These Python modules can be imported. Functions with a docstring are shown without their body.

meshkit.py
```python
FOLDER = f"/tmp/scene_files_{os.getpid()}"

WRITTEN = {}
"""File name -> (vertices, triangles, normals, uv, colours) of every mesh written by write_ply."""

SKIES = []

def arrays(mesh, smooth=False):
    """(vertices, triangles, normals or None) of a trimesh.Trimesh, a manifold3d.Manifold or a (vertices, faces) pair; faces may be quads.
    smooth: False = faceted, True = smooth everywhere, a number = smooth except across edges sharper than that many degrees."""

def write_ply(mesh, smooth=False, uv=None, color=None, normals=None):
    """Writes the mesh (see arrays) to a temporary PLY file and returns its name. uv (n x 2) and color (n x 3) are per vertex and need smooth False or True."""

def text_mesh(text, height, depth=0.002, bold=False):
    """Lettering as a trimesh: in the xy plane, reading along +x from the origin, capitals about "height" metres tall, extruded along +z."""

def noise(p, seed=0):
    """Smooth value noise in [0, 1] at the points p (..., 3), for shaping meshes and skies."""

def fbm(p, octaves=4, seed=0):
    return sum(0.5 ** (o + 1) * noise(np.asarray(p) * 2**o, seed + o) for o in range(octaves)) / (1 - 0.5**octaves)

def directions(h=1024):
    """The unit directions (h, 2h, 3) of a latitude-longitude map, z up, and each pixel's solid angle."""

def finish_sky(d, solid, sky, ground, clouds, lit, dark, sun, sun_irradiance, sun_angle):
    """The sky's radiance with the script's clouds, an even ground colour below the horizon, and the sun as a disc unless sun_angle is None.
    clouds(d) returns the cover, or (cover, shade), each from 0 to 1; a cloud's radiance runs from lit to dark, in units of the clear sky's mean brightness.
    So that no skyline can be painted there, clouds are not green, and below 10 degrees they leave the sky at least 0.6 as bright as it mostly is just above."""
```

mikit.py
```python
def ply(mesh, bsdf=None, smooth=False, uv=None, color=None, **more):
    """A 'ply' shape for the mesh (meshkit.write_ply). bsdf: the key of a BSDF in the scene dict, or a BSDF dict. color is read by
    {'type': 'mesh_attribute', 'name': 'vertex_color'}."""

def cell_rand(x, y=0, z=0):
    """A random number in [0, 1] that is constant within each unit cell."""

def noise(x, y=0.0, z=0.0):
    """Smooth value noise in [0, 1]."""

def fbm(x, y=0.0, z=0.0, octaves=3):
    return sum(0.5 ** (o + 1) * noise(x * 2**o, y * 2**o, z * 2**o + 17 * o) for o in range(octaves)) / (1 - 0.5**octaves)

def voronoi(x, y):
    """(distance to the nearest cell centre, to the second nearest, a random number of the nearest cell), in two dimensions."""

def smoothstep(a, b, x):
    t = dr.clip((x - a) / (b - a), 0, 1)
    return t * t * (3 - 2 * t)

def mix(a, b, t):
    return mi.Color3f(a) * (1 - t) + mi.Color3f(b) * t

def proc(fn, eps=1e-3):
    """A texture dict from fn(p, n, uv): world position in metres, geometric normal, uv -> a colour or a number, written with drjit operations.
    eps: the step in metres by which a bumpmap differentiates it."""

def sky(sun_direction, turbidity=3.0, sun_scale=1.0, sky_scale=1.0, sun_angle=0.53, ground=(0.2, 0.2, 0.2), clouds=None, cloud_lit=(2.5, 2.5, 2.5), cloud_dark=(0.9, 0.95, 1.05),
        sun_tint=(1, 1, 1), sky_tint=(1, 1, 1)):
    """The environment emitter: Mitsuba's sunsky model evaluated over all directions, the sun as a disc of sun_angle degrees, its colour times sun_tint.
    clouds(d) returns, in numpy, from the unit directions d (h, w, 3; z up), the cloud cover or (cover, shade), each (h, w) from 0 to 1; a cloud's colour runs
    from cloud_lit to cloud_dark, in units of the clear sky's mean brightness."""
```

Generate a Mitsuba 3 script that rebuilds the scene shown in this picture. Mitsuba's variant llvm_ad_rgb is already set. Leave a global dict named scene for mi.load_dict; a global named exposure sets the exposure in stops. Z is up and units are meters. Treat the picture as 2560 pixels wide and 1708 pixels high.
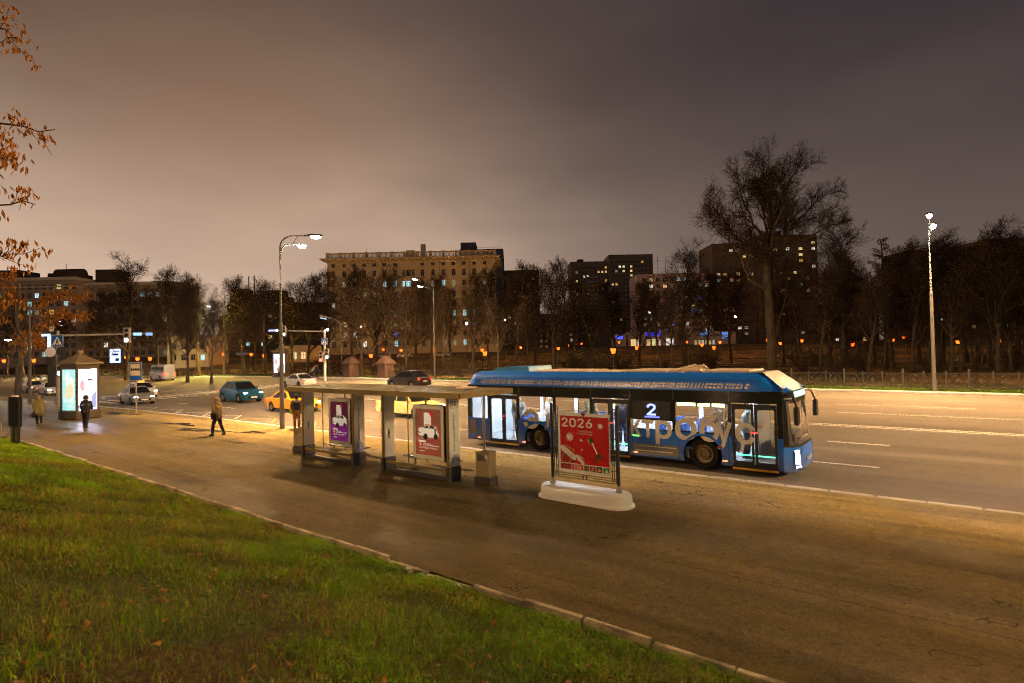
import math, random
import numpy as np, trimesh, manifold3d as mf
import mitsuba as mi, drjit as dr
import mikit, meshkit
from mikit import proc, noise, fbm, voronoi, smoothstep, mix
from shapely.geometry import Polygon, Point, box as sbox, LineString
from shapely import affinity
from shapely.ops import unary_union
T = mi.ScalarTransform4f
R = random.Random(7)
NR = np.random.default_rng(11)
scene, labels = {}, {}
# ---------------------------------------------------------------- camera, sky, exposure
exposure = 0.0
YAW, PITCH, ROLL = math.radians(37.9213), math.radians(1.1458), 0.021
CS, SN = math.cos(YAW), math.sin(YAW)
fw = np.array([-SN * math.cos(PITCH), CS * math.cos(PITCH), math.sin(PITCH)])
r0 = np.array([CS, SN, 0.0]); u0 = np.cross(r0, fw)
up = u0 * math.cos(ROLL) + r0 * math.sin(ROLL)
EYE = np.array([0, 0, 3.8])
scene['camera'] = {'type': 'perspective', 'fov': 84.872, 'fov_axis': 'x', 'near_clip': 0.1, 'far_clip': 6000.0,
                   'to_world': T().look_at(origin=EYE.tolist(), target=(EYE + fw).tolist(), up=up.tolist())}


def city_glow(d):
    el = np.degrees(np.arcsin(np.clip(d[..., 2], -1, 1)))
    az = np.degrees(np.arctan2(d[..., 0] * CS + d[..., 1] * SN, -d[..., 0] * SN + d[..., 1] * CS))
    a = np.abs((az + 62 + 180) % 360 - 180)          # the glow of the city centre lies to the left
    hor = 0.16 + 0.72 * np.exp(-(a / 55) ** 2)
    top = 0.038 + 0.085 * np.exp(-(a / 65) ** 2)
    b = top + (hor - top) * np.exp(-(np.maximum(el, 0) / 17) ** 2)
    p = np.stack([d[..., 0], d[..., 1], d[..., 2] * 2.5], -1)
    n = meshkit.fbm(p * 2.2 + 5, 4, 3) - 0.5
    n2 = meshkit.fbm(p * 5.5 + 1, 4, 5) - 0.5
    b = b + 0.19 * np.exp(-((az + 9) / 14) ** 2 - ((el - 11) / 7) ** 2) * (1 + 0.8 * n2)
    b = b + 0.12 * np.exp(-((az + 20) / 16) ** 2 - ((el - 22) / 8) ** 2)
    b = 1.06 * b * (1 + 0.50 * n + 0.22 * n2)
    # cover: the rest is the brown sodium-lit base, strongest to the left
    b = b - 0.085 * np.exp(-((az + 47) / 10) ** 2 - ((el - 27) / 11) ** 2)
    warm = np.clip(0.60 * np.exp(-((az + 27) / 26) ** 2) * np.exp(-((el - 25) / 11) ** 2), 0, 1)
    return np.clip(1 - warm, 0, 1), np.clip((0.75 - b) / (0.75 - 0.045), 0, 1)


SKY_MEAN = 0.158
scene['sky'] = mikit.sky([0.3, -0.5, 0.6], turbidity=3, sun_scale=0.0, sky_scale=1.0, ground=(0.05, 0.045, 0.04), sky_tint=(5.6, 1.5, 0.4), clouds=city_glow,
                         cloud_lit=tuple(c / SKY_MEAN for c in (0.82, 0.585, 0.43)), cloud_dark=tuple(c / SKY_MEAN for c in (0.035, 0.0265, 0.034)))
scene['sky']['sampling_weight'] = 40.0


# ---------------------------------------------------------------- materials
def mat(name, rgb, rough=0.6, metallic=0.0, spec=0.5, **kw):
    c = rgb if isinstance(rgb, dict) else {'type': 'rgb', 'value': list(rgb)}
    rr = rough if isinstance(rough, dict) else float(rough)
    scene['m_' + name] = {'type': 'twosided', 'bsdf': {'type': 'principled', 'base_color': c, 'roughness': rr, 'metallic': metallic, 'specular': spec, **kw}}
    return 'm_' + name


def pave_col(p, n, uv):
    a = fbm(p.x * 0.35, p.y * 0.9, 0.0, 4)
    s = fbm(p.x * 0.16 + 9, p.y * 1.9, 3.0, 3)
    g = noise(p.x * 45, p.y * 45)
    g2 = noise(p.x * 140, p.y * 140)
    w = fbm(p.x * 1.3, p.y * 1.3, 7.0, 3)
    g3 = fbm(p.x * 9, p.y * 9, 2.0, 3)
    spot = 1 - smoothstep(0.05, 0.09, voronoi(p.x * 1.7, p.y * 1.7)[0])
    c1 = dr.abs(fbm(p.x * 0.22 + 2, p.y * 0.75 + 1, 0.0, 5) - 0.5)
    crack = (1 - smoothstep(0.0014, 0.0045, c1)) * smoothstep(0.5, 0.6, noise(p.x * 0.5 + 3, p.y * 0.5))
    c2 = dr.abs(fbm(p.x * 0.5 + 12, p.y * 0.9 + 5, 4.0, 5) - 0.52)
    crack = dr.maximum(crack, (1 - smoothstep(0.0014, 0.0048, c2)) * smoothstep(0.62, 0.7, noise(p.x * 0.35 + 8, p.y * 0.6 + 2)))
    v = 0.088 * (0.78 + 0.45 * a) * (0.70 + 0.60 * g) * (0.8 + 0.4 * g2) * (0.80 + 0.40 * g3) * (1 - 0.30 * spot) * (1 - 0.28 * smoothstep(0.52, 0.68, s)) * (1 - 0.12 * smoothstep(0.58, 0.7, w))
    sx = 0.03 * fbm(p.x * 0.8, 3.0, 0.0, 2)
    for ys, wd in ((9.25, 0.012), (12.75, 0.010)):
        crack = dr.maximum(crack, (1 - smoothstep(wd * .4, wd, dr.abs(p.y - ys - sx))) * smoothstep(0.35, 0.55, noise(p.x * 0.6, ys)))
    patch = smoothstep(0.0, .04, p.x + 0.4 + .9 * fbm(p.x * 1.5, p.y * 1.5, 0.0, 3)) * (1 - smoothstep(3.0, 3.04, p.x)) * smoothstep(11.7, 11.74, p.y + .5 * fbm(p.x * 1.6, p.y * 1.6, 0.0, 3)) * (1 - smoothstep(13.0, 13.04, p.y + .2 * fbm(p.x * 2, p.y * 2, 5.0, 2)))
    v = v * (1 - 0.22 * patch)
    tracks = fbm(p.x * 0.05, p.y * 3.2, 8.0, 3)
    v = v * (0.72 + 0.56 * tracks)
    kerb_lit = smoothstep(12.0, 15.6, p.y + 0.8 * fbm(p.x * .5, p.y * .5, 1.0, 2)) * 2.1  # street lamp falloff painted in: paler towards the kerb, darker towards the lawn
    v = v * (1 + kerb_lit)
    v = v * (1 - 0.82 * crack)
    return mi.Color3f(v * 1.10, v * 0.80, v * 0.28)


def pave_rough(p, n, uv):
    a = fbm(p.x * 0.35, p.y * 0.8, 2.0, 4)
    g = noise(p.x * 30, p.y * 30)
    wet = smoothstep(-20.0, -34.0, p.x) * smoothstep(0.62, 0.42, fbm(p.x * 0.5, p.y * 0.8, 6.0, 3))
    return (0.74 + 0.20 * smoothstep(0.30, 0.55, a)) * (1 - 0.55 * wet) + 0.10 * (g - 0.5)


def road_col(p, n, uv):
    st = fbm(p.x * 0.03 + 4, p.y * 1.6, 0.0, 3)
    a = fbm(p.x * 0.4, p.y * 0.9, 5.0, 3)
    g = noise(p.x * 40, p.y * 40)
    v = (0.115 + 0.05 * smoothstep(24.0, 34.0, p.y)) * (0.7 + 0.35 * a + 0.40 * st) * (0.8 + 0.4 * g)  # far lanes painted paler, lamp light put into the asphalt colour
    return mi.Color3f(v * 1.14, v * 0.95, v * 0.72)


def road_rough(p, n, uv):
    return 0.70 + 0.25 * fbm(p.x * 0.12, p.y * 0.9, 1.0, 3)


def park_col(p, n, uv):
    a = fbm(p.x * 0.12, p.y * 0.12, 0.0, 4)
    g = noise(p.x * 6, p.y * 6)
    return mix((0.055, 0.045, 0.02), (0.15, 0.09, 0.035), smoothstep(0.35, 0.65, a)) * (0.6 + 0.8 * g)


def soil_col(p, n, uv):
    a = fbm(p.x * 0.9, p.y * 0.9, 0.0, 4)
    g = noise(p.x * 28, p.y * 28)
    return mix((0.045, 0.06, 0.010), (0.055, 0.032, 0.012), smoothstep(0.42, 0.62, a)) * (0.5 + 0.9 * g)


def bark_col(p, n, uv):
    a = noise(p.x * 9, p.y * 9, p.z * 1.6)
    return mix((0.035, 0.026, 0.018), (0.105, 0.085, 0.058), a)


def kerb_col(p, n, uv):
    a = fbm(p.x * 2.2, p.y * 2.2, p.z * 3, 4)
    g = noise(p.x * 60, p.y * 60, p.z * 60)
    return mix((0.38, 0.35, 0.30), (0.66, 0.62, 0.55), a) * (0.75 + 0.4 * g)


def edging_col(p, n, uv):
    a = fbm(p.x * 3.1, p.y * 3.1, p.z * 3, 4)
    g = noise(p.x * 50, p.y * 50, p.z * 50)
    return mix((0.16, 0.13, 0.08), (0.46, 0.38, 0.24), smoothstep(0.3, 0.7, a)) * (0.65 + 0.6 * g)


def stone_col(p, n, uv):
    a = fbm(p.x * 0.25, p.y * 0.25, p.z * 0.6, 4)
    row = dr.abs(p.z * 1.6 - dr.floor(p.z * 1.6) - 0.5)
    return mix((0.42, 0.35, 0.23), (0.60, 0.51, 0.35), a) * (1 - 0.18 * smoothstep(0.44, 0.49, row))


def panel_col(p, n, uv):
    a = fbm(p.x * 0.2, p.y * 0.2, p.z * 0.5, 4)
    return mix((0.20, 0.155, 0.11), (0.32, 0.25, 0.18), a)


def steel_col(p, n, uv):
    a = fbm(p.x * 3, p.y * 3, p.z * 5, 3)
    return mix((0.20, 0.19, 0.18), (0.34, 0.32, 0.30), a)


def zinc_col(p, n, uv):
    a = fbm(p.x * 1.5, p.y * 3, 0.0, 4)
    return mix((0.18, 0.165, 0.12), (0.38, 0.35, 0.26), a)


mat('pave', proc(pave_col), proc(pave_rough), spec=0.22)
mat('road', proc(road_col), proc(road_rough), spec=0.3)
mat('park', proc(park_col), 0.95, spec=0.1)
mat('soil', proc(soil_col), 0.95, spec=0.1)
mat('bark', proc(bark_col), 0.9, spec=0.2)
mat('kerb', proc(kerb_col), 0.7)
mat('edging', proc(edging_col), 0.85, spec=0.3)
mat('stone', proc(stone_col), 0.85, spec=0.2)
mat('panelwall', proc(panel_col), 0.9, spec=0.2)
mat('steel', proc(steel_col), 0.6)
mat('polegrey', (0.13, 0.125, 0.12), 0.7, spec=0.2)
mat('zinc', proc(zinc_col), 0.32, metallic=0.6)
mat('twig', (0.050, 0.034, 0.022), 0.9, spec=0.1)
mat('pinkwall', (0.48, 0.37, 0.35), 0.9, spec=0.2)
mat('greywall', (0.42, 0.37, 0.31), 0.9, spec=0.2)
mat('brownwall', (0.17, 0.115, 0.075), 0.9, spec=0.2)
mat('bluewall', (0.10, 0.115, 0.15), 0.8, spec=0.2)
mat('cream', (0.55, 0.46, 0.32), 0.85, spec=0.2)
mat('darkwall', (0.085, 0.065, 0.05), 0.9, spec=0.2)
mat('roofing', (0.06, 0.05, 0.045), 0.8)
mat('winglass', (0.012, 0.014, 0.018), 0.12, spec=0.6)
mat('winframe', (0.30, 0.26, 0.2), 0.7)
mat('white', (0.74, 0.72, 0.70), 0.45)
mat('offwhite', (0.66, 0.64, 0.56), 0.5)
mat('black', (0.012, 0.012, 0.013), 0.4)
mat('blackmatt', (0.010, 0.010, 0.011), 0.85, spec=0.15)
mat('blackgloss', (0.010, 0.010, 0.012), 0.16, spec=0.7)
mat('rubber', (0.016, 0.015, 0.014), 0.8, spec=0.2)
mat('iron', (0.028, 0.027, 0.026), 0.5)
mat('ironpale', (0.042, 0.042, 0.043), 0.6)
mat('bronze', (0.30, 0.215, 0.085), 0.38, metallic=0.7)
mat('tin', (0.30, 0.24, 0.14), 0.48, metallic=0.35)
mat('granite', (0.035, 0.032, 0.030), 0.6)
mat('concrete', (0.78, 0.76, 0.70), 0.25, spec=0.6)
mat('kioskbrown', (0.085, 0.065, 0.045), 0.45)
mat('kioskroof', (0.20, 0.155, 0.085), 0.6, metallic=0.2)
def bus_blue(p, n, uv):
    grime = smoothstep(1.0, 0.25, p.z) * fbm(p.x * 1.4, p.y * 1.4, p.z * 3.0, 3) * 0.85
    streak = fbm(p.x * 6, 1.0, p.z * 0.8, 3) * 0.18
    return mix(mix((0.004, 0.15, 0.70), (0.03, 0.16, 0.50), streak), (0.16, 0.13, 0.10), grime)


mat('blue', proc(bus_blue), 0.28, clearcoat=0.7, clearcoat_gloss=0.9)
mat('bluelight', (0.05, 0.30, 0.62), 0.3, clearcoat=0.5, clearcoat_gloss=0.9)
mat('roofbeige', (0.62, 0.52, 0.38), 0.55)
mat('greycap', (0.23, 0.20, 0.18), 0.4)
mat('letters', (0.70, 0.66, 0.56), 0.6)
mat('yellow', (0.72, 0.36, 0.02), 0.5)
mat('paintwhite', (0.78, 0.78, 0.76), 0.22, clearcoat=0.8, clearcoat_gloss=0.95)
mat('paintsilver', (0.42, 0.42, 0.41), 0.25, metallic=0.5, clearcoat=0.8, clearcoat_gloss=0.95)
mat('paintyellow', (0.85, 0.40, 0.02), 0.22, clearcoat=0.8, clearcoat_gloss=0.95)
mat('paintblue', (0.012, 0.10, 0.20), 0.22, metallic=0.2, clearcoat=0.8, clearcoat_gloss=0.95)
mat('paintdark', (0.035, 0.026, 0.022), 0.22, clearcoat=0.8, clearcoat_gloss=0.95)
mat('rim', (0.32, 0.31, 0.30), 0.3, metallic=0.8)
mat('hub', (0.20, 0.14, 0.07), 0.5, metallic=0.3)
mat('redlens', (0.45, 0.01, 0.01), 0.2)
mat('skin', (0.50, 0.31, 0.22), 0.6)
mat('marking', (0.62, 0.58, 0.52), 0.6)
mat('markyellow', (0.62, 0.36, 0.07), 0.6)
mat('red', (0.56, 0.005, 0.007), 0.35)
mat('darkred', (0.30, 0.012, 0.014), 0.4)
mat('green', (0.05, 0.26, 0.06), 0.4)
mat('darkgreen', (0.008, 0.055, 0.018), 0.4)
mat('gold', (0.60, 0.34, 0.13), 0.4)
mat('paper', (0.78, 0.74, 0.66), 0.5)
mat('orange', (0.75, 0.24, 0.05), 0.5)
mat('purple', (0.21, 0.005, 0.17), 0.35)
mat('purpledeep', (0.11, 0.004, 0.12), 0.35)
mat('brick', (0.34, 0.085, 0.055), 0.35)
mat('brickdeep', (0.26, 0.055, 0.03), 0.35)
mat('brickpale', (0.42, 0.17, 0.13), 0.35)
mat('logoblue', (0.17, 0.25, 0.48), 0.5)
mat('ink', (0.09, 0.085, 0.10), 0.6)
mat('signblue', (0.01, 0.09, 0.42), 0.3)
mat('sandstone', (0.085, 0.05, 0.04), 0.9)
mat('leafrust', (0.36, 0.15, 0.025), 0.8, spec=0.2)
mat('leafbrown', (0.22, 0.10, 0.03), 0.85, spec=0.2)
mat('seatblue', (0.03, 0.08, 0.28), 0.7)
mat('innerwhite', (0.62, 0.66, 0.68), 0.6)
mat('innergrey', (0.24, 0.25, 0.26), 0.6)
for nm, c in dict(coat_olive=(0.20, 0.17, 0.075), coat_black=(0.012, 0.012, 0.02), coat_tan=(0.16, 0.115, 0.05), coat_brown=(0.10, 0.055, 0.03), cloth_navy=(0.012, 0.014, 0.035),
                  cloth_rust=(0.12, 0.05, 0.025), cloth_grey=(0.22, 0.22, 0.21), cloth_pale=(0.55, 0.45, 0.36), hair=(0.02, 0.014, 0.01), lime=(0.30, 0.36, 0.02)).items():
    mat(nm, c, 0.85, spec=0.2)
scene['m_pane'] = {'type': 'thindielectric', 'int_ior': 1.5}
scene['m_grass'] = {'type': 'twosided', 'bsdf': {'type': 'principled', 'base_color': {'type': 'mesh_attribute', 'name': 'vertex_color'}, 'roughness': 0.7, 'specular': 0.12}}
scene['m_water'] = {'type': 'twosided', 'bsdf': {'type': 'principled', 'base_color': {'type': 'rgb', 'value': [0.03, 0.027, 0.022]}, 'roughness': 0.05, 'specular': 0.6}}


def glow(rgb, weight=0.02):
    return {'type': 'area', 'radiance': {'type': 'rgb', 'value': [float(c) for c in rgb]}, 'sampling_weight': float(weight)}


# ---------------------------------------------------------------- mesh helpers
class M:
    """Collects pieces of one mesh."""

    def __init__(s):
        s.v, s.f, s.n = [], [], 0

    def add(s, v, f):
        v = np.asarray(v, float); f = np.asarray(f, int)
        if f.shape[1] == 4:
            f = np.vstack([f[:, [0, 1, 2]], f[:, [0, 2, 3]]])
        s.v.append(v); s.f.append(f + s.n); s.n += len(v)
        return s

    def tm(s, m):
        return s.add(m.vertices, m.faces)

    def box(s, x0, x1, y0, y1, z0, z1):
        v = np.array([[x, y, z] for x in (x0, x1) for y in (y0, y1) for z in (z0, z1)])
        return s.add(v, [[0, 1, 3, 2], [4, 6, 7, 5], [0, 4, 5, 1], [2, 3, 7, 6], [0, 2, 6, 4], [1, 5, 7, 3]])

    def rbox(s, x0, x1, y0, y1, z0, z1, b=0.02):
        """A box with chamfered edges."""
        c = np.array([(x0 + x1) / 2, (y0 + y1) / 2, (z0 + z1) / 2]); h = np.array([x1 - x0, y1 - y0, z1 - z0]) / 2
        pts = []
        for a in (-1, 1):
            for bb in (-1, 1):
                for cc in (-1, 1):
                    for k in range(3):
                        q = h - b; q[k] = h[k]
                        pts.append(c + q * (a, bb, cc))
        return s.tm(trimesh.convex.convex_hull(np.array(pts)))

    def tube(s, pts, rad, n=8, caps=True):
        pts = np.asarray(pts, float); k = len(pts)
        rad = np.broadcast_to(np.asarray(rad, float), (k,))
        t = np.gradient(pts, axis=0); t /= np.linalg.norm(t, axis=1, keepdims=True) + 1e-12
        a = np.array([0, 0, 1.0]) if abs(t[:, 2]).mean() < 0.85 else np.array([1.0, 0, 0])
        x = np.cross(t, a); x /= np.linalg.norm(x, axis=1, keepdims=True) + 1e-12
        y = np.cross(t, x)
        th = np.arange(n) / n * 2 * np.pi
        v = pts[:, None] + rad[:, None, None] * (np.cos(th)[None, :, None] * x[:, None] + np.sin(th)[None, :, None] * y[:, None])
        v = v.reshape(-1, 3); f = []
        i = np.arange(n); j = (i + 1) % n
        for q in range(k - 1):
            f.append(np.stack([q * n + i, q * n + j, (q + 1) * n + j, (q + 1) * n + i], 1))
        f = np.vstack(f); f = np.vstack([f[:, [0, 1, 2]], f[:, [0, 2, 3]]])
        if caps:
            v = np.vstack([v, pts[0], pts[-1]])
            f = np.vstack([f, np.stack([j, i, i * 0 + k * n], 1), np.stack([(k - 1) * n + i, (k - 1) * n + j, i * 0 + k * n + 1], 1)])
        return s.add(v, f)

    def ball(s, c, r, sub=2):
        m = trimesh.creation.icosphere(subdivisions=sub)
        return s.add(m.vertices * np.asarray(r) + np.asarray(c), m.faces)

    def lathe(s, c, prof, n=16):
        """prof: (radius, height) pairs."""
        prof = np.asarray(prof, float)
        m = trimesh.creation.revolve(prof, sections=n)
        return s.add(m.vertices + np.asarray(c), m.faces)

    def poly(s, shp, depth, o, rt=(1, 0, 0), upv=(0, 0, 1)):
        """A shapely shape in the plane (rt, upv) at o, extruded along rt x upv."""
        rt, upv = np.asarray(rt, float), np.asarray(upv, float); nn = np.cross(rt, upv)
        for g in getattr(shp, 'geoms', [shp]):
            if g.is_empty or g.area < 1e-7 or g.geom_type != 'Polygon':
                continue
            m = trimesh.creation.extrude_polygon(g, depth, engine='earcut')
            v = m.vertices
            s.add(np.asarray(o) + v[:, :1] * rt + v[:, 1:2] * upv + v[:, 2:] * nn, m.faces)
        return s

    def text(s, t, h, o, rt, upv, depth=0.003, bold=True, width=None, centre=False):
        m = meshkit.text_mesh(t, h, depth, bold); v = m.vertices.copy()
        if width:
            v[:, 0] = (v[:, 0] - v[:, 0].min()) / np.ptp(v[:, 0]) * width
        if centre:
            v[:, 0] -= v[:, 0].mean()
        rt, upv = np.asarray(rt, float), np.asarray(upv, float)
        return s.add(np.asarray(o) + v[:, :1] * rt + v[:, 1:2] * upv + v[:, 2:] * np.cross(rt, upv), m.faces)

    def quad(s, a, b, c, d):
        return s.add([a, b, c, d], [[0, 1, 2, 3]])

    def warp(s, fn):
        s.v = [fn(np.vstack(s.v))] if s.v else []
        s.f = [np.vstack(s.f)]
        return s

    def get(s):
        return np.vstack(s.v), np.vstack(s.f)


def numbered(k):
    if k not in scene and k not in used:
        used.add(k); return k
    i = counts.get(k, 1)
    while f'{k}_{i:03d}' in scene or f'{k}_{i:03d}' in used:
        i += 1
    counts[k] = i + 1; used.add(f'{k}_{i:03d}')
    return f'{k}_{i:03d}'


used, counts = set(), {}


def tag(key, label=None, cat=None, group=None, kind=None):
    d = {}
    if label: d['label'] = label
    if cat: d['category'] = cat
    if group: d['group'] = group
    if kind: d['kind'] = kind
    labels[key] = d
    return key


def thing(name, label, cat, group=None):
    return tag(numbered(name), label, cat, group)


def struct(name, label=None):
    return tag(numbered(name), label, None, None, 'structure')


def put(name, mesh, m, parent=None, smooth=False, tw=None, label=None, **kw):
    key = numbered(f'{parent}__{name}' if parent else name)
    if isinstance(mesh, M): mesh = mesh.get()
    d = mikit.ply(mesh, m, smooth=smooth, **kw)
    if tw is not None: d['to_world'] = tw
    scene[key] = d
    if label: tag(key, label)
    return key


def part(name, mesh, m, smooth=False, **kw):
    """A part for a kit: (name, ply dict)."""
    if isinstance(mesh, M): mesh = mesh.get()
    return name, mikit.ply(mesh, m, smooth=smooth, **kw)


def place(kit, root, tw):
    last = {}
    for name, d in kit:
        if '/' in name:                       # sub-part of the latest part of that name
            a, b = name.split('/')
            key = numbered(f'{last[a]}__{b}')
        else:
            key = numbered(f'{root}__{name}'); last[name] = key
        scene[key] = {**d, 'to_world': tw}


def at(x, y, z, rz=0.0, s=1.0):
    t = T().translate([float(x), float(y), float(z)]).rotate([0, 0, 1], float(rz))
    return t.scale(float(s)) if s != 1.0 else t


BROT = T().rotate([0, 0, 1], math.degrees(YAW))       # buildings and park stand square to the street behind the park


def UD(u, d, z=0.0):
    return np.array([u * CS - d * SN, u * SN + d * CS, z])


def road_z(y):
    return 0.03 * (y - 16.5)


def park_z(d):
    return 0.6 + 0.035 * np.clip(np.asarray(d, float) - 95, 0, 145)


# ---------------------------------------------------------------- ground, road, pavements
KX = np.array([-420, -300, -188, -150, -119, -98, -77, -51, -28, -8, 3, 30, 160.0])
KY = np.array([10.0, 21, 32, 36.5, 39.8, 42, 43.5, 43.6, 42.9, 42.2, 41.7, 40.8, 37])


def far_kerb(x):
    return np.interp(x, KX, KY)


NX = np.array([-420, -120, -75, -62, -50, -38, 160.0])
NY = np.array([10.0, 14.5, 14.7, 14.9, 15.6, 16.1, 16.5])


def near_kerb(x):
    return np.interp(x, NX, NY)


def strip(xs, ya, yb, za, zb):
    n = len(xs)
    v = np.vstack([np.stack([xs, ya, za], 1), np.stack([xs, yb, zb], 1)])
    i = np.arange(n - 1)
    return v, np.stack([i, i + 1, n + i + 1, n + i], 1)


xs = np.concatenate([np.linspace(-420, -130, 30), np.arange(-125, 161, 3.0)])
m = M(); m.add(*strip(xs, near_kerb(xs), far_kerb(xs), road_z(near_kerb(xs)), road_z(far_kerb(xs))))
struct('road'); put_road = mikit.ply(m.get(), 'm_road'); scene['road'] = put_road
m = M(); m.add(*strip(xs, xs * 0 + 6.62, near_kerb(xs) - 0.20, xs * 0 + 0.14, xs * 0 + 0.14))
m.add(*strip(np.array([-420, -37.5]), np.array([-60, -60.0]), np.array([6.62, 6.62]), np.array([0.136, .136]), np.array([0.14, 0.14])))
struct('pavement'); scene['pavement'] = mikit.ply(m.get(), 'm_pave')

# kerbs, stone by stone
struct('kerb')


def stone_mesh(l, w, h, b=0.025, tilt=0.0):
    mm = M().rbox(-l / 2, l / 2, 0, w, 0, h, b)
    return mm.get()


ks = [mikit.ply(stone_mesh(0.985, 0.22, 0.34, 0.02 + 0.008 * i), 'm_kerb') for i in range(3)]
x = 6.0; i = 0
while x > -75:
    y = near_kerb(x); sl = math.degrees(math.atan2(near_kerb(x + 0.5) - near_kerb(x - 0.5), 1))
    scene[numbered('kerb__kerbstone')] = {**ks[i % 3], 'to_world': at(x, y - 0.215, -0.18 + R.uniform(-0.004, 0.008), sl + R.uniform(-0.3, 0.3))}
    x -= 1.0; i += 1
struct('far_kerb')
x = 10.0; i = 0
while x > -150:
    y = far_kerb(x); sl = math.degrees(math.atan2(far_kerb(x + 0.5) - far_kerb(x - 0.5), 1))
    scene[numbered('far_kerb__kerbstone')] = {**ks[i % 3], 'to_world': at(x, y, road_z(y) - 0.18 + R.uniform(-0.004, 0.006), sl)}
    x -= 1.0 if x > -40 else 1.0; i += 1
# edging between lawn and pavement
struct('lawn_edging')
es = [mikit.ply(stone_mesh(0.985, 0.10, 0.34, 0.012 + 0.006 * i), 'm_edging') for i in range(3)]
x = 1.5; i = 0
while x > -37:
    dx, dz, rot = R.uniform(-0.008, 0.008), R.uniform(-0.03, 0.012), R.uniform(-0.8, 0.8)
    if -7.9 < x < -5.9: dz -= 0.07; rot += R.uniform(-3, 3)
    scene[numbered('lawn_edging__edging_stone')] = {**es[i % 3], 'to_world': at(x, 6.53 + dx, -0.14 + dz, rot)}
    x -= 1.0; i += 1

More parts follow.
